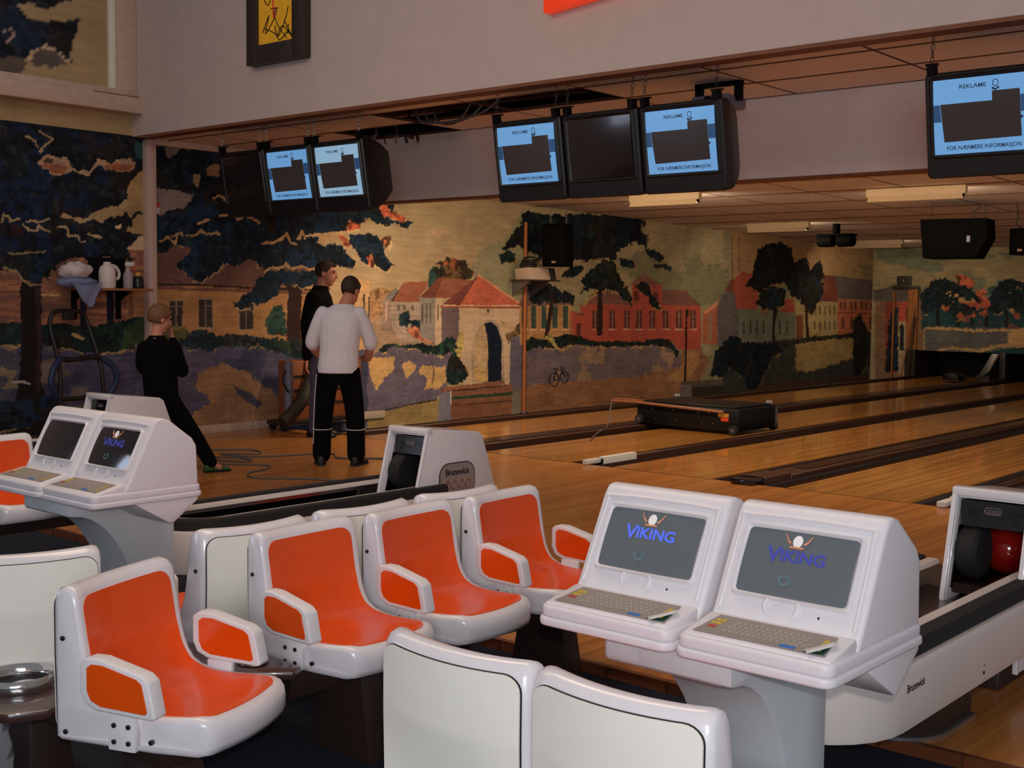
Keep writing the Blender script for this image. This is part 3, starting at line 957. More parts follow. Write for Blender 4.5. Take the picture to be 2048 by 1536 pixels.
    p.fill([(800, 730), (820, 721), (832, 735), (816, 756), (806, 745)], TAN, 3.5, 0.2)
    p.fill([(840, 731), (890, 732), (894, 760), (880, 776), (848, 779), (856, 760), (840, 746)], TAN, 4, 0.2)
    p.line([(862, 720), (868, 740), (864, 770)], 1, (80, 62, 56), 2)
    p.leaves([(758, 702), (768, 690), (790, 687), (815, 690), (840, 684), (865, 694), (884, 684), (898, 672), (912, 678), (915, 698), (900, 704), (886, 712), (868, 710), (850, 704), (820, 697), (790, 693), (765, 704)], (17, 40, 40), (180, 146, 50), None, 5, (18, 44, 52), (30, 72, 46))
    p.leaves([(892, 764), (898, 720), (908, 700), (914, 712), (930, 728), (936, 750), (925, 768), (900, 770)], (18, 40, 40), (176, 146, 50), None, 4, (18, 44, 52), (26, 70, 50))
    p.fill([(735, 830), (780, 820), (872, 800), (882, 790), (884, 850), (735, 880)], (140, 112, 50), 3, 0.25)
    p.line([(735, 829), (790, 815), (872, 800)], 1.6, (60, 52, 40), 1)
    # path behind and painted bench
    p.fill([(884, 790), (1070, 770), (1070, 860), (884, 880)], (100, 86, 76), 3, 0.25)
    p.fill([(900, 783), (1024, 768), (1026, 834), (900, 850)], (124, 74, 42), 0.8, 0.25)
    p.fill([(884, 776), (1008, 760), (1010, 769), (896, 783)], (136, 80, 46), 0.8, 0.2)
    p.line([(894, 783), (1010, 771)], 1.3, (60, 34, 24), 0.5)
    p.line([(903, 797), (1024, 787)], 3.0, (36, 60, 36), 0.6)
    p.line([(903, 811), (1024, 802)], 1.2, (84, 48, 30), 0.6)
    p.fill([(878, 786), (902, 782), (902, 845), (877, 848)], (112, 106, 122), 0.8, 0.15)
    p.fill([(878, 778), (890, 776), (890, 784), (878, 788)], (112, 70, 50), 1)
    p.line([(902, 783), (902, 810)], 1.0, (190, 170, 160), 0.3)
    p.fill([(1024, 785), (1040, 784), (1040, 838), (1024, 842)], (106, 100, 82), 2)

    # ---- right part: big tree, red house, stone wall, road
    p.fill([(1040, 600), (1145, 600), (1150, 690), (1040, 690)], (160, 110, 46), 1, 0.2)
    p.fill([(1035, 612), (1060, 570), (1085, 565), (1150, 610)], (104, 72, 64), 2, 0.2)
    for x in (1049, 1067, 1088, 1110, 1131):
        p.fill(rect(x - 5, 612, x + 5, 657), (48, 66, 58), 0.7)
        p.line([(x - 6, 659), (x + 6, 659)], 1.2, (196, 150, 90), 0.4)
    p.fill(CF([(560, 880), (640, 865), (1680, 885), (1690, 1210), (1680, 1300), (800, 1300), (470, 1200), (470, 940), (560, 960)]), (158, 56, 24), 1, 0.15)
    p.fill(CF([(600, 870), (780, 755), (930, 750), (1050, 870), (1040, 885)]), (112, 66, 56), 1.2, 0.2)
    p.fill(CF([(1310, 745), (1540, 750), (1685, 890), (1300, 885)]), (112, 66, 54), 1.2, 0.2)
    p.fill(CF([(1045, 690), (1325, 690), (1320, 890), (1045, 890)]), (152, 56, 26), 0.8, 0.15)
    p.fill(CF([(1025, 690), (1150, 588), (1330, 702), (1200, 700)]), (124, 70, 58), 1, 0.2)
    for x in (1085, 1265):
        p.fill(CF(rect(x - 22, 760, x + 22, 845)), (92, 40, 30), 0.6)
    for x in (700, 860, 995, 1110, 1230, 1355, 1480, 1610):
        p.fill(CF(rect(x - 27, 935, x + 27, 1105)), (86, 40, 32), 0.6)
        p.line(CF([(x, 935), (x, 1105)]), 0.7, (150, 110, 90), 0.3)
        p.line(CF([(x - 27, 990), (x + 27, 990)]), 0.6, (130, 84, 66), 0.3)
        p.line(CF([(x - 34, 1112), (x + 34, 1112)]), 0.9, (200, 150, 110), 0.3)
    p.fill(CF([(505, 980), (580, 955), (650, 985)]), (110, 60, 50), 0.7)
    p.fill(CF(rect(525, 1050, 565, 1190)), (84, 34, 34), 0.7)
    p.line(CF([(485, 940), (485, 1190)]), 1.3, (170, 90, 60), 0.4, 0.4, 0.3)
    # houses at the corner
    p.fill(CG([(1485, 740), (1590, 690), (1600, 980), (1480, 980)]), (152, 78, 42), 1.2, 0.2)
    p.fill(CG([(1490, 740), (1640, 640), (1640, 670), (1500, 760)]), (190, 110, 60), 0.8)
    p.line(CG([(1540, 760), (1535, 950)]), 2, (120, 110, 84), 0.6)
    p.fill(CG([(1590, 700), (1640, 600), (1700, 570), (1760, 600), (1760, 1000), (1590, 1000)]), (88, 78, 78), 1.2, 0.2)
    p.fill(CG([(1640, 590), (1700, 490), (1750, 470), (1760, 620)]), (112, 58, 42), 1.2, 0.2)
    # tree foliage
    L1 = (13, 20, 28)
    p.leaves(CF([(35, 0), (150, 20), (300, 40), (1140, 40), (1165, 110), (1130, 190), (1190, 230), (1190, 330), (1170, 370), (1110, 320), (1060, 290), (1000, 350), (890, 390), (900, 450), (850, 470), (830, 430), (740, 450), (580, 480), (500, 450), (480, 520), (200, 460), (100, 380), (40, 350), (-40, 330), (-120, 380), (-180, 360), (-130, 300), (-60, 220), (0, 140)]), L1, (140, 110, 56), None, 5, (12, 28, 42), (24, 50, 36))
    p.leaves(CF([(-190, 420), (-120, 380), (-40, 400), (-60, 470), (-180, 500)]), (22, 38, 40), (140, 112, 58), None, 4)
    p.leaves(CF([(1160, 370), (1280, 380), (1340, 460), (1300, 490), (1250, 460), (1180, 430)]), (20, 26, 26), (120, 100, 52), None, 4)
    p.leaves(CF([(1240, 510), (1300, 500), (1410, 530), (1400, 580), (1340, 540), (1250, 545)]), (26, 28, 24), None, None, 4)
    p.leaves(CF([(930, 440), (1000, 450), (1080, 480), (1050, 540), (940, 540)]), (18, 26, 28), (150, 104, 52), None, 4)
    p.leaves(CF([(380, 620), (460, 540), (580, 500), (600, 560), (500, 620), (420, 640)]), (18, 32, 32), None, None, 4, (18, 40, 40))
    p.leaves(CF([(560, 650), (640, 570), (740, 500), (760, 450), (880, 480), (900, 560), (940, 640), (975, 680), (965, 750), (820, 755), (700, 730), (600, 760), (540, 790), (600, 720)]), (16, 24, 26), (160, 116, 54), None, 5, (14, 32, 38), (26, 48, 34))
    p.leaves(CF([(80, 690), (290, 690), (400, 760), (520, 790), (500, 890), (440, 870), (300, 860), (150, 880), (80, 830)]), (18, 24, 30), (150, 112, 52), None, 5, (24, 32, 44))
    p.leaves(CF([(920, 740), (1000, 720), (1040, 800), (1040, 890), (950, 830)]), (22, 32, 30), (150, 110, 52), None, 4)
    p.leaves(CF([(1080, 700), (1140, 660), (1200, 680), (1220, 780), (1290, 860), (1310, 940), (1220, 900), (1180, 800), (1090, 740)]), (18, 26, 26), (164, 116, 54), None, 4, (22, 32, 36))
    p.fill(CF([(720, 700), (765, 700), (770, 1170), (715, 1170), (722, 900)]), (42, 26, 20), 1.5, 0.2)
    p.fill(CF([(285, 780), (320, 780), (300, 1000), (260, 1190), (220, 1190), (262, 980)]), (42, 26, 20), 1.5, 0.2)
    p.leaves(CF([(560, 880), (720, 740), (740, 760), (640, 850), (600, 900)]), (150, 118, 46), None, None, 3, (120, 100, 46))
    # stone wall with hedge
    p.fill([(1052, 690), (1345, 682), (1362, 708), (1362, 733), (1260, 755), (1150, 763), (1068, 768), (1050, 775)], (100, 82, 84), 2, 0.2)
    m = p.inside([(1052, 700), (1345, 690), (1362, 733), (1260, 755), (1068, 768)], 2)
    p.mottle(m, (146, 108, 70), 3, 0.05, 25, 0.75)
    p.mottle(m, (84, 74, 90), 2.5, 0.12, 45, 0.7)
    p.leaves([(1045, 690), (1060, 676), (1100, 680), (1130, 668), (1165, 674), (1200, 684), (1240, 682), (1280, 684), (1310, 676), (1340, 680), (1358, 705), (1354, 716), (1340, 696), (1300, 690), (1250, 694), (1200, 692), (1140, 690), (1110, 698), (1090, 694), (1050, 700)], (17, 30, 26), (156, 116, 50), None, 4, (18, 36, 36))
    p.leaves([(1086, 672), (1104, 668), (1118, 700), (1108, 692)], (150, 130, 40), None, None, 3, (120, 110, 40))
    # road
    p.fill([(1040, 778), (1070, 768), (1150, 763), (1260, 755), (1362, 733), (1364, 700), (1400, 700), (1420, 720), (1380, 800), (1560, 800), (1900, 745), (1900, 900), (1040, 920)], (130, 82, 42), 3, 0.25)
    p.fill([(1330, 760), (1366, 730), (1370, 702), (1400, 702), (1398, 730), (1370, 765)], (156, 104, 46), 3, 0.2)
    # bicycle
    for (cx_, cy_, rx, ry) in ((1108, 759, 9.5, 13.5), (1129, 754, 7.5, 11.5)):
        p.line([(cx_ + rx * math.cos(a), cy_ + ry * math.sin(a)) for a in np.linspace(0, 2 * math.pi, 24)], 1.3, (34, 26, 24), 0.4)
    for pl in ([(1108, 759), (1112, 742), (1124, 740), (1129, 754)], [(1108, 759), (1118, 762), (1124, 740)], [(1106, 738), (1116, 738)], [(1122, 735), (1128, 738)], [(1112, 742), (1118, 762)]):
        p.line(pl, 1.3, (34, 26, 24), 0.3)
    # lamp post and stone block
    p.line([(1373, 622), (1372, 690), (1370, 766)], 1.8, (32, 22, 18), 0.3)
    p.fill([(1371, 620), (1378, 618), (1377, 634), (1372, 634)], (40, 26, 20), 0.5)
    p.fill([(1362, 766), (1380, 762), (1455, 758), (1462, 796), (1362, 800)], (84, 70, 54), 1.2, 0.25)
    p.fill([(1384, 775), (1460, 770), (1462, 796), (1384, 798)], (50, 42, 32), 1.2, 0.2)
    p.fill([(1362, 770), (1382, 770), (1382, 798), (1362, 800)], (104, 90, 84), 1)

    # ---- far stretch of the left wall
    t2 = np.clip((u - 1462) / 40, 0, 1)
    q = np.where((u > 1462) & (v < 560))[0]
    p.c[q] = np.array([[148, 112, 60]]) * (1 + 0.2 * (p.w3[q] + p.w4[q]))[:, None]
    p.fill(CH([(920, 310), (1000, 290), (1050, 340), (1130, 430), (1100, 480), (1000, 420), (930, 380)]), (106, 104, 70), 8, 0.2, 0.7)
    p.line([(1464, 472), (1465, 560)], 1.2, (110, 80, 46), 0.3)
    p.line([(1478, 472), (1478, 545)], 1.2, (118, 86, 50), 0.3)
    p.fill(CH([(95, 590), (490, 620), (485, 860), (100, 860)]), (98, 100, 80), 1.2, 0.2)
    for x in (135, 180, 225, 270, 380, 430):
        p.fill(CH(rect(x - 7, 690, x + 7, 780)), (66, 62, 44), 0.6)
    p.fill(CH([(60, 420), (95, 375), (130, 355), (200, 370), (240, 450), (225, 610), (85, 605)]), (150, 58, 26), 1.2, 0.15)
    p.fill(CH([(380, 630), (420, 540), (470, 540), (488, 632)]), (146, 54, 26), 1.2, 0.15)
    p.fill(CH(rect(240, 560, 310, 640)), (120, 92, 50), 1)
    p.fill(CH([(490, 560), (780, 556), (780, 800), (490, 830)]), (146, 122, 64), 1.2, 0.2)
    for x in (620, 655, 690, 722, 755):
        p.fill(CH(rect(x - 6, 585, x + 6, 645)), (92, 76, 42), 0.5)
        p.fill(CH(rect(x - 6, 690, x + 6, 750)), (92, 76, 42), 0.5)
    p.fill(CH(rect(495, 650, 540, 810)), (112, 60, 34), 0.8)
    p.fill(CH([(655, 370), (765, 385), (785, 560), (665, 556)]), (108, 48, 32), 1.2, 0.2)
    p.fill(CH([(775, 540), (1095, 558), (1095, 790), (775, 800)]), (160, 80, 36), 1.2, 0.2)
    p.fill(CH([(1000, 550), (1095, 556), (1095, 780), (1000, 780)]), (172, 108, 50), 1.2, 0.2)
    p.line(CH([(780, 632), (1010, 640)]), 1.2, (110, 50, 34), 0.4)
    for x in (798, 825, 870, 898, 942, 970, 1005):
        p.fill(CH(rect(x - 8, 560, x + 8, 615)), (96, 52, 32), 0.5)
    for x in (812, 870, 925, 1000):
        p.fill(CH(rect(x - 9, 660, x + 9, 745)), (96, 50, 32), 0.5)
    p.fill(CH([(755, 380), (1070, 420), (1095, 552), (785, 535)]), (90, 76, 72), 1.2, 0.2)
    p.line(CH([(1075, 560), (1090, 760)]), 3, (150, 130, 110), 1)
    L2 = (14, 18, 24)
    p.leaves(CH([(190, 380), (235, 200), (300, 160), (410, 155), (460, 200), (480, 290), (560, 250), (590, 350), (660, 270), (685, 380), (670, 520), (600, 610), (560, 570), (520, 545), (450, 520), (420, 430), (330, 440), (250, 500), (150, 450)]), L2, (150, 96, 42), None, 4, (14, 24, 34))
    p.leaves(CH([(215, 570), (250, 500), (330, 450), (430, 480), (410, 580), (340, 610), (260, 610)]), (24, 26, 24), (150, 110, 52), None, 4)
    p.leaves(CH([(500, 440), (560, 380), (660, 390), (660, 540), (600, 650), (520, 560)]), (26, 26, 22), (150, 104, 50), None, 4)
    p.fill(CH([(335, 600), (370, 600), (345, 720), (350, 840), (328, 840), (332, 720)]), (40, 24, 18), 0.8)
    p.fill(CH([(552, 560), (575, 560), (572, 700), (585, 800), (562, 800), (556, 700)]), (44, 26, 18), 0.8)
    # wall in shade, sunlit stretch, bushes
    p.fill(CH([(-10, 840), (330, 830), (560, 800), (900, 770), (1180, 740), (1180, 1060), (700, 1090), (100, 1180), (-10, 1180)]), (52, 50, 46), 3, 0.35)
    p.fill(CH([(490, 830), (700, 800), (880, 810), (880, 940), (720, 1000), (560, 1040), (480, 1020)]), (142, 114, 50), 4, 0.25)
    p.leaves(CH([(380, 850), (600, 795), (900, 775), (900, 800), (700, 812), (480, 850), (400, 880)]), (40, 34, 22), None, None, 4)
    p.leaves(CH([(-100, 1060), (-60, 900), (40, 790), (90, 800), (130, 830), (330, 850), (360, 830), (400, 900), (330, 930), (260, 1080), (230, 1160), (160, 1160), (140, 1080), (40, 1010), (-20, 1080)]), (13, 20, 28), (110, 86, 36), None, 5, (14, 28, 44))
    p.leaves(CH([(870, 690), (930, 630), (965, 700), (990, 800), (985, 920), (940, 1060), (890, 1060), (880, 900), (880, 780)]), (24, 24, 22), (110, 80, 36), None, 4, (18, 28, 36))
    p.leaves(CH([(985, 780), (1060, 745), (1160, 740), (1170, 1000), (1060, 1040), (980, 1000)]), (28, 34, 34), (120, 84, 40), None, 5, (20, 32, 44))
    p.fill(CH([(100, 1200), (300, 1110), (700, 1080), (1180, 1040), (1300, 1090), (1300, 1300), (100, 1300)]), (66, 44, 28), 3, 0.3)


def paint_far(p):
    u, v = p.u, p.v
    p.c = np.array([[138, 122, 78]]) * (1 + 0.2 * (p.w3 + p.w4))[:, None]
    allp = np.arange(len(u))
    q = allp[v < 600]
    p.mottle(q, (92, 104, 84), 1.3, 0.06, 13, 0.7, 2)
    p.mottle(q, (160, 130, 76), 1.6, 0.12, 63, 0.6, 2)
    # building at the corner
    p.fill(CH([(1030, 560), (1360, 560), (1360, 1100), (1030, 1100)]), (120, 84, 54), 1.2, 0.2)
    p.fill(CH([(1020, 480), (1090, 470), (1160, 440), (1350, 465), (1350, 560), (1020, 556)]), (84, 74, 66), 1.2, 0.2)
    p.fill(CH([(1100, 556), (1180, 556), (1180, 1040), (1100, 1040)]), (128, 46, 30), 1.2, 0.2)
    p.leaves(CH([(1120, 700), (1150, 610), (1190, 600), (1190, 1030), (1100, 1040)]), (22, 26, 34), None, None, 4)
    p.fill(CH([(1190, 560), (1275, 560), (1270, 720), (1190, 720)]), (172, 60, 28), 1.2, 0.2)
    p.fill(CH([(1245, 600), (1275, 600), (1272, 690), (1245, 690)]), (40, 52, 66), 1)
    p.fill(CH([(1190, 690), (1240, 690), (1240, 1060), (1190, 1060)]), (150, 128, 92), 1.2, 0.2)
    p.fill(CH([(1200, 730), (1215, 700), (1228, 730), (1228, 890), (1200, 890)]), (30, 36, 40), 0.8)
    # trees along the water
    for k in range(-1, 5):            # the row of trees goes on past the right edge of the picture
        s = 470 * k
        o = lambda pts: CH([(x + s, y + (6 * k if k > 0 else 0)) for x, y in pts])
        if k >= 0:
            p.leaves(o([(1580, 380), (1640, 375), (1710, 405), (1710, 460), (1640, 470), (1590, 430)]), (176, 68, 22), None, None, 4, (190, 80, 30))
            p.leaves(o([(1720, 490), (1770, 470), (1810, 560), (1800, 640), (1740, 640), (1730, 560)]), (172, 66, 22), None, None, 4, (190, 90, 40))
            p.leaves(o([(1790, 470), (1880, 420), (1960, 460), (1960, 540), (1880, 520), (1810, 560)]), (60, 92, 84), None, None, 5, (54, 84, 84))
            p.fill(o([(1350, 600), (1850, 600), (1850, 745), (1350, 745)]), (28, 62, 68), 3, 0.3)
            p.mottle(p.inside(o([(1450, 620), (1850, 620), (1850, 740), (1450, 740)]), 2), (140, 58, 40), 4, 0.1, 19, 0.8)
            for x in (1460, 1600, 1690, 1790):
                p.line(o([(x, 600), (x, 745)]), 3, (30, 26, 28), 1)
            p.leaves(o([(1345, 500), (1390, 460), (1440, 400), (1510, 395), (1600, 430), (1700, 470), (1750, 560), (1745, 650), (1680, 640), (1600, 680), (1530, 620), (1460, 600), (1390, 640), (1350, 620)]), (17, 32, 38), (166, 120, 56), None, 5, (18, 40, 50), (24, 52, 52))
            p.leaves(o([(1800, 590), (1830, 540), (1890, 505), (1960, 540), (2010, 600), (1990, 660), (1900, 650), (1830, 640)]), (20, 36, 40), (180, 130, 60), [(176, 70, 24)], 4, (22, 44, 50))
            for q_, c_ in (([(1440, 470), (1560, 440), (1700, 520), (1740, 640), (1500, 640)], (170, 122, 56)), ([(1500, 560), (1800, 560), (1800, 700), (1500, 700)], (164, 66, 26)), ([(1840, 560), (2010, 560), (2010, 680), (1840, 680)], (164, 66, 26))):
                p.mottle(p.inside(o(q_), 3), c_, 7, 0.16, 29)
    p.fill([(1850, 654), (3600, 668), (3600, 720), (1850, 720)], (84, 82, 80), 2, 0.25)
    p.line([(1852, 657), (1900, 658), (1960, 662), (2048, 660), (2400, 664), (3600, 672)], 2.4, (178, 134, 60), 3)
    p.fill([(2015, 665), (2060, 655), (2080, 690), (2040, 700), (2020, 690)], (176, 134, 60), 4, 0.2)
    p.line([(1876, 700), (1900, 695), (1960, 702), (2000, 692), (2040, 690), (2300, 700)], 3.0, (166, 126, 60), 3)
    p.fill([(1970, 704), (2050, 694), (3600, 705), (3600, 760), (1970, 760)], (20, 60, 60), 2, 0.25)


def painted_wall(name, rows, painter, thick, m='mural'):
    """rows: (nv, nu, 3) array of points facing the room; gives the wall a body behind the paint"""
    nv, nu, _ = rows.shape
    P = rows.reshape(-1, 3)
    p = Painter(P)
    painter(p)
    c = p.result()
    idx = np.arange(nv * nu).reshape(nv, nu)
    F = np.stack([idx[:-1, :-1], idx[:-1, 1:], idx[1:, 1:], idx[1:, :-1]], -1).reshape(-1, 4)
    me = bpy.data.meshes.new(name)
    corners = [idx[0, 0], idx[0, -1], idx[-1, -1], idx[-1, 0]]
    back = P[corners] + np.array(thick)
    V = np.vstack([P, back])
    n = len(P)
    Fb = [[n, n + 3, n + 2, n + 1]]
    allf = np.vstack([F, np.array(Fb)])
    me.vertices.add(len(V))
    me.vertices.foreach_set('co', V.astype(np.float32).ravel())
    me.loops.add(allf.size)
    me.loops.foreach_set('vertex_index', allf.astype(np.int32).ravel())
    me.polygons.add(len(allf))
    me.polygons.foreach_set('loop_start', (np.arange(len(allf)) * 4).astype(np.int32))
    me.update(calc_edges=True)
    at = me.color_attributes.new('paint', 'FLOAT_COLOR', 'POINT')
    rgba = np.ones((len(V), 4), np.float32)
    rgba[:n, :3] = c
    rgba[n:, :3] = 0.3
    at.data.foreach_set('color', rgba.ravel())
    me.materials.append(MATS[m])
    o = bpy.data.objects.new(name, me)
    COL.objects.link(o)
    return struct(o)


ys = np.concatenate([np.arange(2.5, 5.2, 0.06), np.arange(5.2, 14.0, 0.012), np.arange(14.0, ENDY, 0.018), [ENDY + 0.1]])
zs = np.arange(-0.12, 3.19, 0.0105)
g = np.stack([np.full((len(zs), len(ys)), XW), np.broadcast_to(ys, (len(zs), len(ys))), np.broadcast_to(zs[:, None], (len(zs), len(ys)))], -1)
wl = painted_wall('wall_left', g, paint_left, (-0.15, 0, 0))
wl['label'] = 'long wall painted with a village street, dark trees and garden walls'


def paint_upper(p):
    u, v = p.u, p.v
    p.c = np.array([[150, 122, 74]]) * (1 + 0.15 * (p.w3 + p.w4))[:, None]
    m = np.where(u < 60)[0]
    p.leaves([(-900, -900), (140, -900), (140, -20), (150, -5), (120, 8), (95, 22), (60, 8), (-200, 20), (-900, 20)], (20, 26, 36), (150, 124, 80), None, 4, (16, 32, 54))
    p.leaves([(-900, 10), (30, 10), (60, 40), (85, 45), (115, 40), (160, 40), (150, 75), (142, 95), (145, 125), (115, 100), (90, 92), (60, 105), (55, 118), (30, 118), (-900, 115)], (20, 26, 40), (150, 124, 84), None, 4, (18, 34, 58))
    p.fill([(-300, 110), (40, 112), (58, 126), (48, 145), (10, 155), (-300, 150)], (84, 70, 62), 4, 0.2)
    p.fill([(60, 118), (80, 95), (110, 100), (140, 126), (100, 134), (66, 130)], (84, 72, 66), 3, 0.2)
    p.line([(58, 122), (66, 102), (90, 92), (118, 104), (140, 126)], 2.4, (176, 146, 110), 2)
    p.line([(5, 62), (20, 56), (26, 70), (12, 88)], 2.4, (150, 120, 110), 2)


ys2 = np.arange(2.5, 7.31, 0.03)
zs2 = np.arange(3.19, 6.2, 0.03)
g = np.stack([np.full((len(zs2), len(ys2)), XW), np.broadcast_to(ys2, (len(zs2), len(ys2))), np.broadcast_to(zs2[:, None], (len(zs2), len(ys2)))], -1)
wu = painted_wall('wall_upper', g, paint_upper, (-0.15, 0, 0))
wu['label'] = 'upper mural wall with dark tree crown above the beam'

xs = np.concatenate([np.arange(XW - 0.02, -7.4, 0.022), np.arange(-7.4, 1.4, 0.05)])
zs3 = np.arange(0.545, 2.82, 0.018)
g = np.stack([np.broadcast_to(xs, (len(zs3), len(xs))), np.full((len(zs3), len(xs)), ENDY), np.broadcast_to(zs3[:, None], (len(zs3), len(xs)))], -1)
wf = painted_wall('wall_far', g, paint_far, (0, 0.06, 0))
wf['label'] = 'painted masking wall above the dark pin pits'
xs = np.arange(XW - 0.02, -10.40, 0.022)
zs4 = np.arange(-0.12, 0.56, 0.018)
g = np.stack([np.broadcast_to(xs, (len(zs4), len(xs))), np.full((len(zs4), len(xs)), ENDY), np.broadcast_to(zs4[:, None], (len(zs4), len(xs)))], -1)
wf2 = painted_wall('wall_corner', g, paint_far, (0, 0.06, 0))
# ================================================================== lane lights (each lamp carries its own light)
def lane_light(x, y, L, power, label, tilt=38):
    z = cz(y)
    t = thing('lane_light', label, 'light fixture', (x, y, z), (math.atan(sl), 0, 0), group='fluorescent battens on the lane ceiling')
    MB().box(-L / 2, L / 2, -0.075, 0.0, -0.105, -0.01).build('housing', 'fixture', t, bevel=0.006)
    MB().prism([(-0.075, -0.10), (-0.10, -0.165), (-0.092, -0.167), (-0.067, -0.10)], -L / 2 + 0.03, L / 2 - 0.03, 'x').build('reflector', 'fixture', t)
    MB().tube([(-L / 2 + 0.05, -0.03, -0.13), (L / 2 - 0.05, -0.03, -0.13)], 0.016, 10).build('tube', 'tube_glow', t)
    for s in (-1, 1):
        MB().box(s * (L / 2 - 0.05) - 0.02, s * (L / 2 - 0.05) + 0.02, -0.045, -0.005, -0.14, -0.08).build('tube_holder', 'black_plastic', t)
    l = bpy.data.lights.new('lane_light_glow', 'AREA')
    l.shape = 'RECTANGLE'
    l.size, l.size_y = L * 0.9, 0.06
    l.energy = power * 1.25
    l.color = (1.0, 0.80, 0.55)
    o = bpy.data.objects.new('lane_light_glow', l)
    COL.objects.link(o)
    o.parent = t
    o.location = (0, 0.03, -0.14)
    o.rotation_euler = (R(tilt), 0, 0)
    return t


lane_light(-8.75, 13.2, 1.05, 22, 'pale fluorescent batten on the ceiling behind the middle row of three hanging screens')
lane_light(-5.80, 13.95, 1.18, 20, 'longest pale fluorescent batten above the big hanging wedge speaker')
lane_light(-9.70, 17.9, 1.10, 17, 'pale fluorescent batten on the ceiling beside the projector')
lane_light(-10.10, 22.4, 1.15, 13, 'small far fluorescent batten nearest the painted masking wall')
lane_light(-9.2, 9.75, 1.2, 66, 'fluorescent batten tucked behind the bulkhead near the mural wall')
lane_light(-5.6, 9.75, 1.2, 45, 'fluorescent batten tucked behind the bulkhead over the middle lanes')
lane_light(-2.4, 9.75, 1.2, 40, 'fluorescent batten tucked behind the bulkhead over the fifth lane')

# ================================================================== seats
SW = 0.445          # seat width
SIDE = [(0, .012), (0, .10), (0, .20), (0, .30), (0, .40), (.012, .425), (.036, .434), (.06, .426), (.073, .405), (.079, .37), (.086, .33), (.094, .28), (.102, .235),
        (.112, .19), (.124, .158), (.142, .132), (.17, .115), (.21, .105), (.26, .101), (.31, .102), (.36, .106), (.405, .109), (.428, .104), (.443, .09), (.45, .065), (.448, .03), (.438, .008), (.41, 0), (.30, 0), (.18, 0), (.02, 0)]


def seat_def(d, s, z):
    """s in metres across the seat -> deformed point"""
    f = 1.0
    if d > 0.30:
        t = (d - 0.30) / 0.15
        f *= math.sqrt(max(0.05, 1 - 0.30 * min(t, 1.02) ** 2.6))
    if z > 0.37:
        t = (z - 0.37) / 0.065
        f *= 1 - 0.045 * min(t, 1.1) ** 3
    k = min(1, max(0, (z - 0.10) / 0.15))
    return (d - 0.030 * (1 - (2 * s / SW) ** 2) * k + 0.012 * (d > 0.3) * min(1, (d - 0.3) / 0.15) + 0.03 * (1 - (2 * s / SW) ** 2) * max(0, (d - 0.3) / 0.15), s * f, z - 0.006 * (1 - (2 * s / SW) ** 2) * (1 if z > .09 else 0))


def inset(poly, a):
    n = len(poly)
    out = []
    for i in range(n):
        p0, p1, p2 = Vector(poly[i - 1]), Vector(poly[i]), Vector(poly[(i + 1) % n])
        t = (p2 - p0).normalized()
        nrm = Vector((t.y, -t.x))      # the outline runs clockwise, so this points inwards
        q = p1 + nrm * a
        out.append((q.x, q.y))
    return out


def seat_shell():
    mb = MB()
    e = 0.016
    st = [(-SW / 2, e), (-SW / 2 + 0.004, e * 0.35), (-SW / 2 + e, 0.0)] + [(-SW / 2 + e + (SW - 2 * e) * k / 12, 0.0) for k in range(1, 12)] + [(SW / 2 - e, 0.0), (SW / 2 - 0.004, e * 0.35), (SW / 2, e)]
    rings = []
    for s, a in st:
        pl = inset(SIDE, a) if a > 0 else SIDE
        rings.append([seat_def(d, s, z) for d, z in pl])
    return mb.loft(rings)


def pad(path, hw, r, off, thick=0.004, n=14):
    """rounded-rectangle skin following a path (d,z) with outward normals to its right-hand side"""
    P = [Vector(p) for p in path]
    Ls = [0]
    for i in range(1, len(P)):
        Ls.append(Ls[-1] + (P[i] - P[i - 1]).length)
    L = Ls[-1]

    def at(t):
        for i in range(1, len(P)):
            if t <= Ls[i] + 1e-9:
                k = (t - Ls[i - 1]) / (Ls[i] - Ls[i - 1])
                return P[i - 1].lerp(P[i], k)
        return P[-1]
    ts = [r * (1 - math.cos(math.pi / 2 * k / 6)) for k in range(7)]
    ts = ts + [r + (L - 2 * r) * k / 22 for k in range(1, 22)] + [L - t for t in ts[::-1]]
    top, low = [], []
    for t in ts:
        dist = min(t, L - t)
        w = hw if dist >= r else hw - r + math.sqrt(max(0, r * r - (r - dist) ** 2))
        p = at(t)
        q = (at(min(L, t + 0.004)) - at(max(0, t - 0.004))).normalized()
        nr = Vector((-q.y, q.x)) if True else None
        a, b = [], []
        for k in range(n + 1):
            s = -w + 2 * w * k / n
            a.append(seat_def(p.x + nr.x * off, s, p.y + nr.y * off))
            b.append(seat_def(p.x + nr.x * (off - thick), s * 1.0, p.y + nr.y * (off - thick)))
        top.append(a)
        low.append(b)
    mb = MB()
    m = len(ts)
    vs = [v for rr in top for v in rr] + [v for rr in low for v in rr]
    N = n + 1
    fs = [(i * N + k, i * N + k + 1, (i + 1) * N + k + 1, (i + 1) * N + k) for i in range(m - 1) for k in range(n)]
    B = m * N
    rim = [k for k in range(N)] + [i * N + n for i in range(1, m)] + [(m - 1) * N + k for k in range(n - 1, -1, -1)] + [i * N for i in range(m - 2, 0, -1)]
    fs += [(rim[i], rim[(i + 1) % len(rim)], rim[(i + 1) % len(rim)] + B, rim[i] + B) for i in range(len(rim))]
    return mb.add(vs, fs)


ARM = [(.125, .250), (.143, .264), (.185, .264), (.312, .232), (.332, .216), (.352, .124), (.343, .116), (.175, .124), (.140, .140), (.125, .172)]


SCREW = []


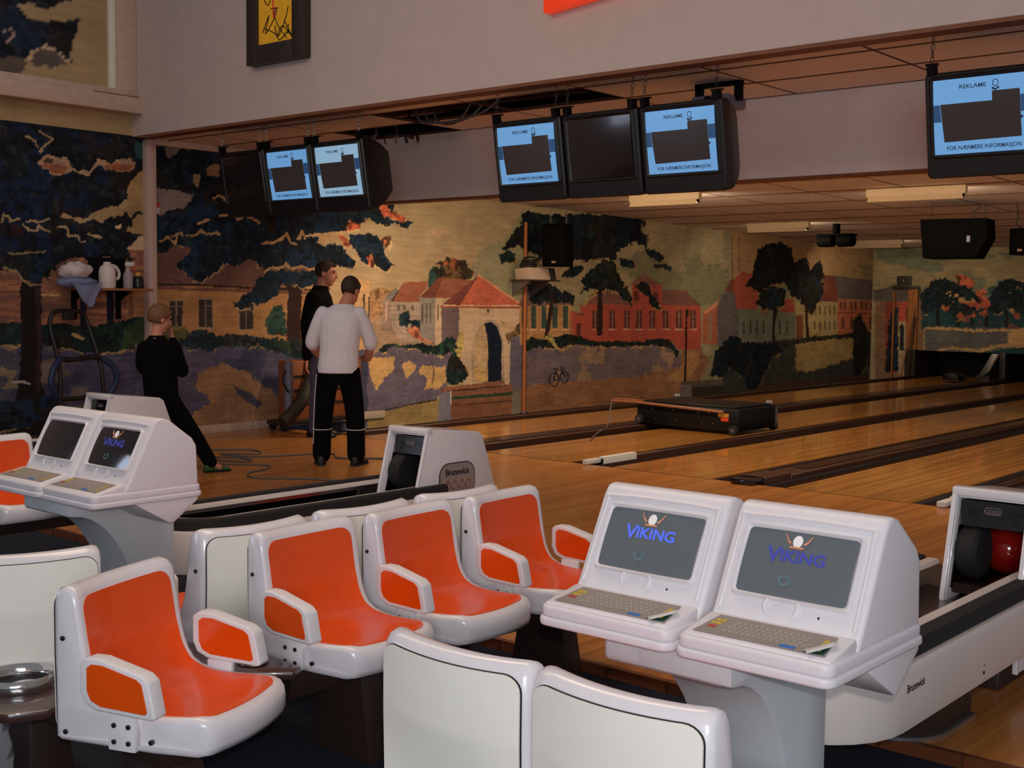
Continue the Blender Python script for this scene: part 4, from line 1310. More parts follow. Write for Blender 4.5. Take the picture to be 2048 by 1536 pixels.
def screw(parent, p):
    if not SCREW:
        o = MB().lathe([(0, -.005), (.0072, -.005), (.0072, .003), (.004, .0045), (0, .0045)], 10, (0, 0, 0), Matrix.Rotation(R(90), 4, 'X')).build('screw', 'screw', parent)
        SCREW.append(o.data)
    else:
        o = bpy.data.objects.new('screw', SCREW[0])
        COL.objects.link(o)
        o.parent = parent
    o.location = p
    return o


def make_arm(parent, sd):
    y = sd * (SW / 2 + 0.030)
    a = MB().prism([(d, z) for d, z in ARM], y - 0.026, y + 0.026, 'y').build('armrest', 'arm_white', parent, bevel=0.012, seg=3)
    c = Vector((.238, .19))
    ins = [tuple(c + (Vector(p) - c) * 0.80) for p in ARM]
    for s in (-1, 1):
        ya = y + s * 0.0245
        MB().prism(ins, min(ya, ya + s * 0.004), max(ya, ya + s * 0.004), 'y').build('arm_inlay', 'orange', a, bevel=0.0015, seg=1)
    yi = sd * (SW / 2 - 0.004)
    br = MB().box(.18, .262, min(yi, yi + sd * 0.02), max(yi, yi + sd * 0.02), 0.005, 0.125).build('arm_bracket', 'arm_white', a, bevel=0.004)
    for dx in (.199, .243):
        for zz in (.03, .075):
            screw(a, (dx, yi + sd * 0.020, zz))
    return a


def make_seat(back_arm=()):
    t = thing('moulded_chair', 'seat', 'chair')
    seat_shell().build('shell', 'fibreglass', t, angle=60)
    fp = SIDE[8:22]
    fp = [(.074, .402)] + fp[1:] + [(.421, .1065)]
    pad(fp, 0.193, 0.042, 0.0025).build('seat_pad', 'orange', t, angle=60)
    bp = [(0, .02), (0, .13), (0, .22), (0, .31), (0, .408)]
    pad([(0, .018)] + bp[1:-1] + [(0, .4098)], 0.2092, 0.0418, 0.005).build('panel_gap', 'gap_dark', t)
    pad(bp, 0.2075, 0.040, 0.009, 0.008).build('back_panel', 'cream', t)
    for sd in (-1, 1):
        for d, z in ((.03, .29), (.035, .03), (.30, .035)):
            screw(t, seat_def(d, sd * SW / 2, z))
    return t


SEATZ = 0.31
proto = make_seat()
arm_n = make_arm(proto, -1)
arm_f = make_arm(proto, 1)


def place_seat(x, y, ang, arms, label, group, first=[True]):
    if first[0]:
        t = proto
        first[0] = False
    else:
        t = copy_tree(proto)
    t.location = (x, y, SEATZ)
    t.rotation_euler = (0, 0, R(ang))
    t.scale = (1.05, 1.03, 1.0)
    t['label'] = label
    t['group'] = group
    t['_arms'] = arms
    return t


G1 = 'orange seats facing the consoles'
seats = [
    place_seat(-3.195, 1.93, 21, 'nf', 'orange and white moulded seat with both armrests in front of the chrome ring table', G1),
    place_seat(-3.385, 2.79, 4, 'n', 'orange moulded seat right behind the brown corner table, screwed arm bracket in view', G1),
    place_seat(-3.385, 3.315, 4, 'n', 'orange moulded seat in the middle of the row of three', G1),
    place_seat(-3.385, 3.855, 4, 'nf', 'orange moulded seat at the lane end of the row of three', G1),
    place_seat(-3.585, 1.885, 158, 'n', 'seat turned away beside the chrome ring, big cream back panel', 'seats turned away behind the orange row'),
    place_seat(-3.475, 2.69, 178, 'f', 'seat turned away back to back with the seat behind the corner table', 'seats turned away behind the orange row'),
    place_seat(-3.475, 3.22, 178, 'f', 'seat turned away back to back with the middle orange seat', 'seats turned away behind the orange row'),
    place_seat(-3.475, 3.76, 178, 'f', 'seat turned away back to back with the orange seat at the lane end', 'seats turned away behind the orange row'),
    place_seat(-1.912, 2.035, 90, '', 'white seat seen from behind, cream back panel, beside the orange row', 'seats in front of the bright consoles'),
    place_seat(-1.445, 2.035, 90, '', 'white seat seen from behind, cream back panel, right below the bright console keyboards', 'seats in front of the bright consoles'),
    place_seat(-6.72, 2.80, 4, 'n', 'orange seat half hidden behind the dim consoles, one place before the dark leg', 'orange seats beyond the dim consoles'),
    place_seat(-6.72, 3.33, 4, 'n', 'orange seat just behind the dim consoles with its white pan edge in view', 'orange seats beyond the dim consoles'),
    place_seat(-6.72, 3.86, 4, 'nf', 'orange seat wholly behind the dim consoles', 'orange seats beyond the dim consoles'),
]
for t in seats:
    arms = t.get('_arms')
    del t['_arms']
    for ch in [c for c in t.children if c.name.startswith('armrest')]:
        side = 'n' if min(v.co.y for v in ch.data.vertices) < 0 else 'f'
        if side not in arms:
            for g_ in list(ch.children):
                bpy.data.objects.remove(g_)
            bpy.data.objects.remove(ch)


def seat_beam(name, x, y0, y1, legs, label, ang=None):
    t = thing('seat_beam', label, 'seat support', (x, 0, 0))
    MB().box(-0.05, 0.05, y0, y1, 0.215, 0.311).build('beam', 'brown_metal', t, bevel=0.008)
    for yl in legs:
        l = MB()
        l.loft([[(-0.16, yl - 0.05, -0.045), (0.16, yl - 0.05, -0.045), (0.16, yl + 0.05, -0.045), (-0.16, yl + 0.05, -0.045)],
                [(-0.11, yl - 0.045, 0.26), (0.11, yl - 0.045, 0.26), (0.11, yl + 0.045, 0.26), (-0.11, yl + 0.045, 0.26)]])
        l.build('leg', 'brown_metal', t, bevel=0.006)
    return t


seat_beam('a', -3.17, 2.55, 4.08, (2.85, 3.95), 'dark brown support beam under the row of three orange seats')
seat_beam('b', -3.70, 2.45, 4.00, (2.75, 3.85), 'dark brown support beam under the seats turned away behind the orange row')
seat_beam('c', -6.50, 2.55, 4.08, (2.85, 3.97), 'dark brown support beam with leg under the seats beyond the dim consoles')
t = thing('seat_beam', 'dark support under the two white seats in front of the bright consoles', 'seat support', (-1.69, 2.22, 0))
MB().box(-0.42, 0.42, -0.05, 0.05, 0.215, 0.311).build('beam', 'brown_metal', t, bevel=0.008)
for s in (-0.25, 0.25):
    MB().loft([[(s - 0.05, -0.16, -0.045), (s + 0.05, -0.16, -0.045), (s + 0.05, 0.16, -0.045), (s - 0.05, 0.16, -0.045)],
               [(s - 0.045, -0.10, 0.26), (s + 0.045, -0.10, 0.26), (s + 0.045, 0.10, 0.26), (s - 0.045, 0.10, 0.26)]]).build('leg', 'brown_metal', t, bevel=0.006)
t = thing('seat_pedestal', 'dark brown stand under the seat with both armrests', 'seat support', (-3.02, 2.00, -0.045))
MB().loft([[(-0.14, -0.08, 0), (0.14, -0.08, 0), (0.14, 0.08, 0), (-0.14, 0.08, 0)], [(-0.1, -0.06, .3), (0.1, -0.06, .3), (0.1, 0.06, .3), (-0.1, 0.06, .3)]]).build('leg', 'brown_metal', t, bevel=0.006)
MB().box(-0.15, 0.17, -0.12, 0.12, .29, .356).build('mount_plate', 'brown_metal', t, bevel=0.006)
t = thing('seat_pedestal', 'dark brown stand under the big cream-backed seat beside the ring', 'seat support', (-3.72, 1.97, -0.045))
MB().loft([[(-0.14, -0.08, 0), (0.14, -0.08, 0), (0.14, 0.08, 0), (-0.14, 0.08, 0)], [(-0.1, -0.06, .3), (0.1, -0.06, .3), (0.1, 0.06, .3), (-0.1, 0.06, .3)]]).build('leg', 'brown_metal', t, bevel=0.006)
MB().box(-0.15, 0.15, -0.12, 0.12, .29, .356).build('mount_plate', 'brown_metal', t, bevel=0.006)

# corner table with the chrome ring (waste chute) and its bag
t = thing('corner_table', 'brown laminate corner table with round cup recess between the seats', 'table', (0, 0, -0.045))
poly = [(-3.40, 1.60), (-3.27, 1.66), (-3.225, 1.76), (-3.30, 1.98), (-3.33, 2.14), (-3.10, 2.34), (-2.99, 2.46), (-3.02, 2.513), (-3.36, 2.545), (-3.44, 2.52), (-3.455, 2.445), (-3.70, 2.425), (-3.66, 2.34), (-3.47, 2.16), (-3.472, 2.06), (-3.625, 1.62)]
ring_c = (-3.482, 1.805)
top = MB().prism(poly, 0.375, 0.405, 'z').build('table_top', 'brown_lam', t, bevel=0.008)
MB().lathe([(0.042, 0.0), (0.050, 0.004), (0.046, 0.0065), (0.036, 0.002), (0.0, 0.0015)], 20, (-3.16, 2.43, 0.4045)).build('cup_recess', 'trough', top)
MB().box(-3.46, -3.31, 1.86, 2.42, 0.30, 0.38).build('apron', 'brown_metal', t)
MB().loft([[(-3.48, 2.20, 0), (-3.30, 2.20, 0), (-3.30, 2.34, 0), (-3.48, 2.34, 0)], [(-3.45, 2.23, .31), (-3.33, 2.23, .31), (-3.33, 2.31, .31), (-3.45, 2.31, .31)]]).build('leg', 'brown_metal', t)
rg = tag(MB().lathe([(0.090, 0.0), (0.100, 0.0), (0.108, 0.018), (0.106, 0.036), (0.099, 0.044), (0.092, 0.036), (0.088, 0.010)], 32, (0, 0, 0), closed=True).build('waste_ring', 'chrome'), 'shiny chrome ring set on the brown corner table', 'ring')
rg.location = (ring_c[0], ring_c[1], 0.3595)
MB().lathe([(0.0, 0.0005), (0.091, 0.001), (0.091, 0.004), (0.0, 0.003)], 24, (0, 0, 0)).build('ring_opening', 'gap_dark', rg)
MB().lathe([(0.0, 0.004), (0.05, 0.004), (0.05, 0.0055), (0.0, 0.0055)], 20, (0.01, 0.02, 0)).build('paper_scrap', 'white_plastic', rg)
mb = MB()
rings = []
for k in range(8):
    z = -0.30 + 0.32 * k / 7
    rr = 0.055 + 0.055 * math.sin(math.pi * min(1, (k + 1) / 7) * 0.55)
    rings.append([(rr * (1 + 0.18 * math.sin(5 * a + k) + 0.1 * math.sin(9 * a - 2 * k)) * math.cos(a), rr * (1 + 0.18 * math.sin(5 * a + k)) * math.sin(a), z) for a in [2 * math.pi * j / 24 for j in range(24)]])
bg = tag(mb.loft(rings, True).build('plastic_bag', 'plastic_bag'), 'clear crumpled plastic bag hanging under the chrome ring', 'bag')
bg.location = (-3.49, 1.66, 0.30)

# ================================================================== ball returns
def u_path(w, y0, y1, n=14):
    """U outline of half width w: right side, round near end, left side"""
    c = y0 + w
    p = [(w, y1)] + [(w, y1 + (c - y1) * k / 4) for k in range(1, 4)]
    p += [(w * math.cos(a), c - w * math.sin(a)) for a in [math.pi * k / n for k in range(n + 1)]]
    p += [(-w, c + (y1 - c) * k / 4) for k in range(1, 4)] + [(-w, y1)]
    return p


def u_band(mb, w0, w1, y0, y1, prof):
    """prof: list of (t,z), t 0..1 from w0 (outer) to w1 (inner)"""
    near0, near1 = y0, y0 + (w0 - w1)
    a, b = u_path(w0, near0, y1), u_path(w1, near1, y1)
    rings = [[(pa[0] + (pb[0] - pa[0]) * t, pa[1] + (pb[1] - pa[1]) * t, z) for t, z in prof] for pa, pb in zip(a, b)]
    return mb.loft(rings, True)


def make_return():
    t = thing('ball_return', 'x', 'ball return')
    Y0, Y1 = -1.20, 0.62          # local y: hood front at about 0.40
    w = 0.325
    u_band(MB(), w, w - 0.03, Y0, Y1, [(0.5, .20), (0.15, .205), (0, .225), (0, .395), (.3, .41), (1, .41), (1, .20)]).build('outer_wall', 'rail_white', t)
    u_band(MB(), w - 0.03, w - 0.105, Y0 + .03, Y1, [(0, .25), (0, .448), (.12, .462), (.88, .462), (1, .448), (1, .25)]).build('outer_bumper', 'rubber', t)
    u_band(MB(), w - 0.105, w - 0.165, Y0 + .105, Y1, [(0, .25), (0, .435), (.15, .452), (.85, .452), (1, .435), (1, .25)]).build('ball_rail', 'rail_white', t)
    u_band(MB(), w - 0.165, w - 0.185, Y0 + .165, Y1, [(0, .25), (0, .435), (1, .42), (1, .25)]).build('rail_edge', 'black_gloss', t)
    pl = u_path(w - 0.185, Y0 + .185, Y1)
    MB().prism(pl, .25, .335, 'z').build('trough', 'trough', t)
    for k in range(3):
        MB().box(-0.09, 0.09, -0.35 + 0.2 * k, -0.33 + 0.2 * k, .335, .343).build('trough_rib', 'trough', t, bevel=0.003)
    pl = u_path(0.20, -0.42, 0.05)
    MB().prism(pl, 0, .22, 'z').build('foot', 'brown_metal', t, bevel=0.01)
    MB().prism(u_path(0.215, -0.435, 0.05), 0, .012, 'z').build('foot_trim', 'steel', t)
    MB().box(-0.16, 0.18, 0.40, 1.15, 0, 0.13).build('plinth', 'brown_metal', t, bevel=0.01)
    # hood: open at the front, leaning back towards the top
    hx0, hx1 = -0.065, 0.25
    prof = [(.395, .085), (.395, .36), (.50, .765), (.525, .785), (.93, .745), (.965, .72), (1.10, .36), (1.12, .085)]
    sh = MB()
    th = 0.022
    inner = [(.385, .10), (.385, .36), (.49, .745), (.52, .76), (.92, .722), (.95, .70), (1.075, .36), (1.09, .10)]
    for xa, xb in ((hx0, hx0 + th), (hx1 - th, hx1)):
        sh.prism(prof, xa, xb, 'x')
    n = len(prof)
    for i in range(2, n - 1):
        a, b = prof[i], prof[i + 1]
        c_, d_ = inner[i], inner[i + 1]
        sh.prism([a, b, d_, c_], hx0 + th * 0.9, hx1 - th * 0.9, 'x')
    h = sh.build('hood', 'fibreglass', t, bevel=0.006)
    # front lip
    lip = MB()
    for xa, xb in ((hx0 - 0.004, hx0 + 0.018), (hx1 - 0.018, hx1 + 0.004)):
        lip.prism([(.383, .085), (.383, .36), (.489, .77), (.50, .77), (.402, .36), (.402, .085)], xa, xb, 'x')
    lip.prism([(.486, .755), (.489, .789), (.53, .793), (.53, .765)], hx0 - 0.004, hx1 + 0.004, 'x')
    lip.build('hood_lip', 'fibreglass', h, bevel=0.005)
    face = MB().prism([(.505, .632), (.527, .735), (.537, .735), (.515, .632)], hx0 + th, hx1 - th, 'x').build('face_panel', 'black_gloss', h)
    MB().box(hx0 + th, hx1 - th, .45, 1.0, .36, .40).build('chute_floor', 'trough', h)
    MB().box(hx0 + th, hx1 - th, .895, .915, .38, .70).build('chute_back', 'black_gloss', h)
    for xa_ in (hx0 + th, hx1 - th - .004):
        MB().prism([(.43, .38), (.53, .735), (.89, .705), (.90, .38)], xa_, xa_ + .004, 'x').build('chute_lining', 'black_gloss', h)
    T = frame(((hx0 + hx1) / 2, .5195 - 0.006, .70), (1, 0, 0), (0, .205, .979), (0, -.979, .205))
    mb = MB()
    mb.add([(x, y, 0) for x, y in rrect(.07, .028, .013)] + [(x * .93, y * .86, 0) for x, y in rrect(.07, .028, .013)], [], T)
    n2 = len(rrect(.07, .028, .013))
    mb.f += [(i, (i + 1) % n2, n2 + (i + 1) % n2, n2 + i) for i in range(n2)]
    for k in range(4):
        mb.torus(0.006, 0.0013, 10, 4, T @ Matrix.Translation((-.021 + .014 * k, -0.002, 0)))
    mb.build('face_emblem', 'logo_grey', h)
    mb = MB()
    for cx_ in (-.085, .085):
        for r_ in range(5):
            for k in range(5 - r_):
                mb.add([(cx_ + (k - (4 - r_) / 2) * .012 + .004 * math.cos(q), -r_ * .012 + .004 * math.sin(q), 0.0008) for q in [math.pi / 3 * j for j in range(6)]], [tuple(range(6))], T)
    mb.build('pin_indicator', 'gap_dark', h)['kind'] = 'stuff'
    # brush wheel and a ball waiting behind it
    MB().lathe([(0.0, -.045), (.095, -.045), (.108, -.03), (.108, .03), (.095, .045), (0, .045)], 24, (0, 0, 0), Matrix.Translation((.005, .552, .520)) @ Matrix.Rotation(R(90), 4, 'Y')).build('brush_wheel', 'rubber', h)
    # maker's plate on the hood side
    Ts = frame((hx1 + 0.0005, .74, .475), (0, 1, 0), (0, 0, 1), (1, 0, 0))
    pl = MB()
    rr = rrect(.30, .20, .075, 7)
    pl.prism(rr, 0, .004, 'z', Ts)
    plate = pl.build('maker_plate', 'logo_grey', h, bevel=0.001, seg=1)
    rim = MB()
    rim.tube([Ts @ Vector((x, y, .003)) for x, y in rr] + [Ts @ Vector((rr[0][0], rr[0][1], .003))], .0035, 6)
    rim.build('plate_rim', 'frame_dark', plate)
    text_mesh('plate_lettering', 'Brunswick', .052, 'ink', plate, Ts @ Matrix.Translation((0, .030, .0048)), 0.92, 0.0012)
    mb = MB()
    for k in range(4):
        mb.torus(.026, .007, 16, 5, Ts @ Matrix.Translation((-.09 + .06 * k, -.025, .004)))
    mb.build('plate_ring', 'logo_brown', plate)
    Tl = frame((w + 0.001, -0.80, .33), (0, 1, 0), (0, 0, 1), (1, 0, 0))
    text_mesh('side_lettering', 'Brunswick', .036, 'ink', t, Tl, 0.92, 0.0008)
    dm = MB()
    dm.tube([(w - .002, -.20, .245), (w + .003, -.20, .245)], .006, 8)
    dm.tube([(w - .002, -.195, .27), (w + .002, -.195, .27)], .003, 8)
    dm.build('wall_knock', 'ink', t)['kind'] = 'stuff'
    return t


br = make_return()
br.location = (-1.825, 4.53, 0)
tag(br, 'white ball return with dark open hood beside the bright consoles', 'ball return', 'ball returns')
b2 = copy_tree(br)
b2.location = (-5.175, 4.53, 0)
b2['label'] = 'white ball return with lettered plate on its hood behind the orange seats'
b3 = copy_tree(br)
b3.location = (-8.50, 4.53, 0)
b3['label'] = 'white ball return peeking out behind the dim consoles'
# balls
b = tag(MB().ball((0, 0, 0), 0.108, 28).build('bowling_ball', 'red_ball'), 'dark red bowling ball inside the open ball return hood', 'bowling ball')
b.location = (-1.825 + .072, 4.53 + .772, .507)

# ================================================================== scoring consoles
def make_console(lit, outer):
    """local: x centre, y from the front edge backwards, z = world height"""
    t = thing('scoring_console', 'x', 'console')
    w = 0.205
    # flange tray (two rounded steps)
    fl = rrect(2 * w + .006, .53, .035, 5, (0, .262))
    MB().prism(fl, .688, .712, 'z').build('base_flange', 'console', t, bevel=0.007, seg=3)
    fl2 = rrect(2 * w - .004, .515, .03, 5, (0, .262))
    MB().prism(fl2, .711, .742, 'z').build('deck_body', 'console', t, bevel=0.009, seg=3)
    prof = [(.145, .735), (.155, .760), (.172, .785), (.282, 1.005), (.30, 1.028), (.325, 1.034), (.36, 1.024), (.475, .94), (.497, .905), (.505, .735)]
    head = MB().prism(prof, -w + .006, w - .006, 'x').build('head', 'console', t, bevel=0.02, seg=4)
    # sloping deck under the keys
    MB().prism([(.02, .735), (.022, .746), (.155, .772), (.17, .735)], -w + .012, w - .012, 'x').build('key_deck', 'console', t, bevel=0.006, seg=2)
    # face frame: (s across, q up the slope)
    e = Vector((0, .110, .220)).normalized()
    nrm = Vector((0, -e.z, e.y))
    T = frame((0, .172, .785), (1, 0, 0), e, nrm)
    # rim around the face
    rim = [(-w + .026, -.005), (-w + .030, .215), (-w + .055, .243), (w - .055, .243), (w - .030, .215), (w - .026, -.005)]
    MB().tube([T @ Vector((x, y, .001)) for x, y in curve_pts([(a, b, 0) for a, b in rim], 5) and [(p.x, p.y) for p in curve_pts([(a, b, 0) for a, b in rim], 5)]], .0055, 6).build('face_rim', 'console', head)
    # screen surround and tube
    o_, i_ = rrect(.318, .188, .012, 3, (0, .128)), rrect(.292, .164, .010, 3, (0, .128))
    mb = MB()
    n = len(o_)
    vs = [(x, y, .001) for x, y in o_] + [(x * 1.0, y, .012) for x, y in rrect(.308, .178, .012, 3, (0, .128))] + [(x, y, .003) for x, y in i_]
    fs = [(k * n + i, k * n + (i + 1) % n, (k + 1) * n + (i + 1) % n, (k + 1) * n + i) for k in (0, 1) for i in range(n)]
    mb.add(vs, fs, T)
    mb.build('screen_surround', 'console', head)
    mb = MB()
    NX, NY = 16, 10
    vs = []
    for j in range(NY + 1):
        for i in range(NX + 1):
            a, b = -1 + 2 * i / NX, -1 + 2 * j / NY
            vs.append((a * .147, .128 + b * .083, .0035 + .008 * (1 - .5 * a * a - .5 * b * b)))
    fs = [(j * (NX + 1) + i, j * (NX + 1) + i + 1, (j + 1) * (NX + 1) + i + 1, (j + 1) * (NX + 1) + i) for j in range(NY) for i in range(NX)]
    mb.add(vs, fs, T)
    scr = mb.build('screen', 'crt' if lit else 'crt_dark', head)

    def S3(x, y, dz=0.0):
        a, b = x / .147, (y - .128) / .083
        return T @ Vector((x, y, .0045 + .008 * (1 - .5 * a * a - .5 * b * b) + dz))
    inkm = 'viking_blue' if lit == 2 else 'viking_dim'
    if lit != 0:
        for s_, sz, x_ in (('V', .054, -.064), ('IKING', .041, .014)):
            o = text_mesh('screen_lettering', s_, sz, inkm, scr, Matrix.Identity(4), 1.0, 0.0012, 1.12)
            for v in o.data.vertices:
                p = S3(v.co.x + x_, v.co.y + .133 - (.004 if s_ == 'V' else 0), .0006)
                v.co = p
        ic = MB()
        ic.add([S3(-.008 + .013 * math.cos(a), .186 + .016 * math.sin(a), .0009) for a in [2 * math.pi * k / 14 for k in range(14)]], [tuple(range(14))])
        ic.build('helmet_icon', 'icon_white', scr)
        ho = MB()
        for s in (-1, 1):
            ho.tube([S3(-.008 + s * (.018 + .018 * k / 5), .180 + .024 * (k / 5) ** 1.6, .001) for k in range(6)], [.0035 - .0005 * k for k in range(6)], 5)
        ho.tube([S3(-.026 + .036 * k / 4, .170, .001) for k in range(5)], .0028, 5)
        ho.build('horn_icon', 'icon_tan', scr)
        rn = MB()
        rn.tube([S3(-.02 + .014 * math.cos(a), .085 + .011 * math.sin(a), .0008) for a in [2 * math.pi * k / 18 for k in range(19)]], .0012, 4)
        rn.build('dial_icon', 'icon_cyan', scr)
    # moulded horn emblem under the screen
    em = MB()
    for s in (-1, 1):
        em.tube([T @ Vector((s * (.034 + .010 * math.sin(k / 7 * math.pi)) - .015, -.002 + .046 * k / 7, .003)) for k in range(8)], [.001 + .0052 * math.sin(math.pi * (k + .5) / 8) for k in range(8)], 6)
    em.tube([T @ Vector((-.015 + .022 * math.cos(a), .010 + .016 * math.sin(a), .001)) for a in [R(35 + 110 * k / 8) for k in range(9)]], [.001 + .004 * math.sin(math.pi * (k + .5) / 9) for k in range(9)], 6)
    em.build('horn_emblem', 'console', head)
    MB().tube([T @ Vector((.085, .012, 0)), T @ Vector((.085, .012, .0015))], .003, 8).build('sensor_dot', 'ink', head)
    # key panel on the sloping deck
    e2 = Vector((0, .133, .026)).normalized()
    T2 = frame((0, .022, .7468), (1, 0, 0), e2, Vector((0, -e2.z, e2.y)))
    kp = MB().prism([(-.172, .014), (.172, .014), (.155, .118), (-.155, .118)], 0, .002, 'z', T2).build('key_panel', 'keypanel', t, bevel=0.0005, seg=1)
    kk = MB()
    for r_ in range(4):
        for k in range(13):
            x = -.105 + .0155 * k + .004 * r_
            kk.box(x, x + .012, .035 + .016 * r_, .047 + .016 * r_, .002, .0032, T2)
    for (x, y) in ((.118, .055), (.106, .045), (.13, .045), (.118, .036)):
        kk.box(x - .005, x + .005, y - .005, y + .005, .002, .0032, T2)
    kk.build('keys', 'key', kp)['kind'] = 'stuff'
    for (x, y) in ((-.142, .088), (-.128, .088), (-.146, .070), (-.132, .070), (.146, .038), (.145, .054), (.144, .070), (.143, .086)):
        MB().box(x - .006, x + .006, y - .005, y + .005, .002, .0034, T2).build('yellow_key', 'key_yellow', kp)
    MB().box(-.152, -.130, .046, .056, .002, .0034, T2).build('red_key', 'key_red', kp)
    MB().box(.055, .092, .020, .031, .002, .0034, T2).build('blue_key', 'key_blue', kp)
    # tapering underside
    MB().prism([(.19, .690), (.355, .592), (.38, .590), (.497, .672), (.505, .690)], -.080 if outer > 0 else -w + .004, w - .004 if outer > 0 else .080, 'x').build('belly', 'console', t, bevel=0.008)
    return t


def peel(t, sx=1):
    e2 = Vector((0, .133, .026)).normalized()
    T2 = frame((0, .022, .7468), (1, 0, 0), e2, Vector((0, -e2.z, e2.y)))
    MB().prism([(.118, .018), (.166, .020), (.160, .075), (.150, .085)], .0021, .0030, 'z', T2).build('bare_board', 'board_green', t)
    m = MB()
    a = [(.112, .022), (.128, .045), (.146, .075), (.155, .092)]
    rings = []
    for (x, y) in a:
        rings.append([(x + .014 * k - .002 * k * k, y - .008 * k, .0035 + .006 * k - .0012 * k * k) for k in range(4)])
    vs = [v for r_ in rings for v in r_]
    fs = [(i * 4 + k, i * 4 + k + 1, i * 4 + k + 5, i * 4 + k + 4) for i in range(3) for k in range(3)]
    m.add(vs, fs, T2)
    o = m.build('peeling_corner', 'white_plastic', t)
    o.modifiers.new('thickness', 'SOLIDIFY').thickness = 0.0008


cons = []
for (x, y, z, lit, lab, g) in (
        (-1.818, 2.475, 0, 2, 'white scoring console with bright blue lettering on its grey screen', 'consoles on the grey pedestal in front of two white seats'),
        (-1.392, 2.475, 0, 1, 'white scoring console with dimmer lettering and a peeling keyboard corner beside the ball return', 'consoles on the grey pedestal in front of two white seats'),
        (-5.01, 2.585, 0, 0, 'off-white scoring console with a blank dark screen', 'consoles behind the cream-backed seats'),
        (-4.585, 2.585, 0, 3, 'off-white scoring console with faint purple lettering on a dark screen', 'consoles behind the cream-backed seats')):
    t = make_console(lit, 1 if lit in (1, 3) else -1)
    if lit in (0, 3):
        for c in t.children_recursive:
            if c.name.startswith('screen') and c.data.materials and c.data.materials[0].name == 'crt':
                c.data.materials[0] = MATS['crt_dark']
    if lit in (1, 2):
        peel(t)
    t.location = (x, y, z)
    tag(t, lab, 'console', g)
    cons.append(t)


def pedestal(x, y, lab):
    t = thing('console_pedestal', lab, 'pedestal', (x, y, -0.045))
    arc = [(.08 + .32 * math.sin(a), .66 - .60 * (1 - math.cos(a))) for a in [math.pi / 2 * k / 12 for k in range(13)]]
    prof = [(.06, .736), (.06, .665)] + arc + [(.40, 0), (.57, 0), (.57, .58), (.505, .736)]
    MB().prism(prof, -0.135, 0.135, 'x').build('column', 'pedestal', t, bevel=0.006)
    MB().box(-.25, 0.115, .065, .188, .655, .736).build('crossbar', 'pedestal', t, bevel=0.02, seg=3)
    MB().prism([(.30, .0), (.72, .0), (.72, .02), (.30, .02)], -0.22, 0.22, 'x').build('floor_plate', 'pedestal', t, bevel=0.006)
    mb = MB()
    for xx in (-.2, -.02):
        mb.tube([(xx, .10, .736), (xx, .10, .741)], .006, 8)
    mb.build('bolts', 'screw', t)['kind'] = 'stuff'
    return t


pedestal(-1.605, 2.475, 'pale blue-grey curved pedestal under the bright consoles')
pedestal(-4.80, 2.585, 'pale grey curved pedestal under the dim consoles')
# ================================================================== hanging television monitors
def chain(mb, p0, p1, r=0.011, w=0.0028):
    p0, p1 = Vector(p0), Vector(p1)
    d = p1 - p0
    n = max(2, int(d.length / 0.036))
    for k in range(n):
        c = p0 + d * ((k + .5) / n)
        q = d.to_track_quat('Y', 'Z').to_matrix().to_4x4()
        mb.torus(r, w, 8, 4, Matrix.Translation(c) @ q @ Matrix.Rotation(R(90 * (k % 2)), 4, 'Y'), 0.010)


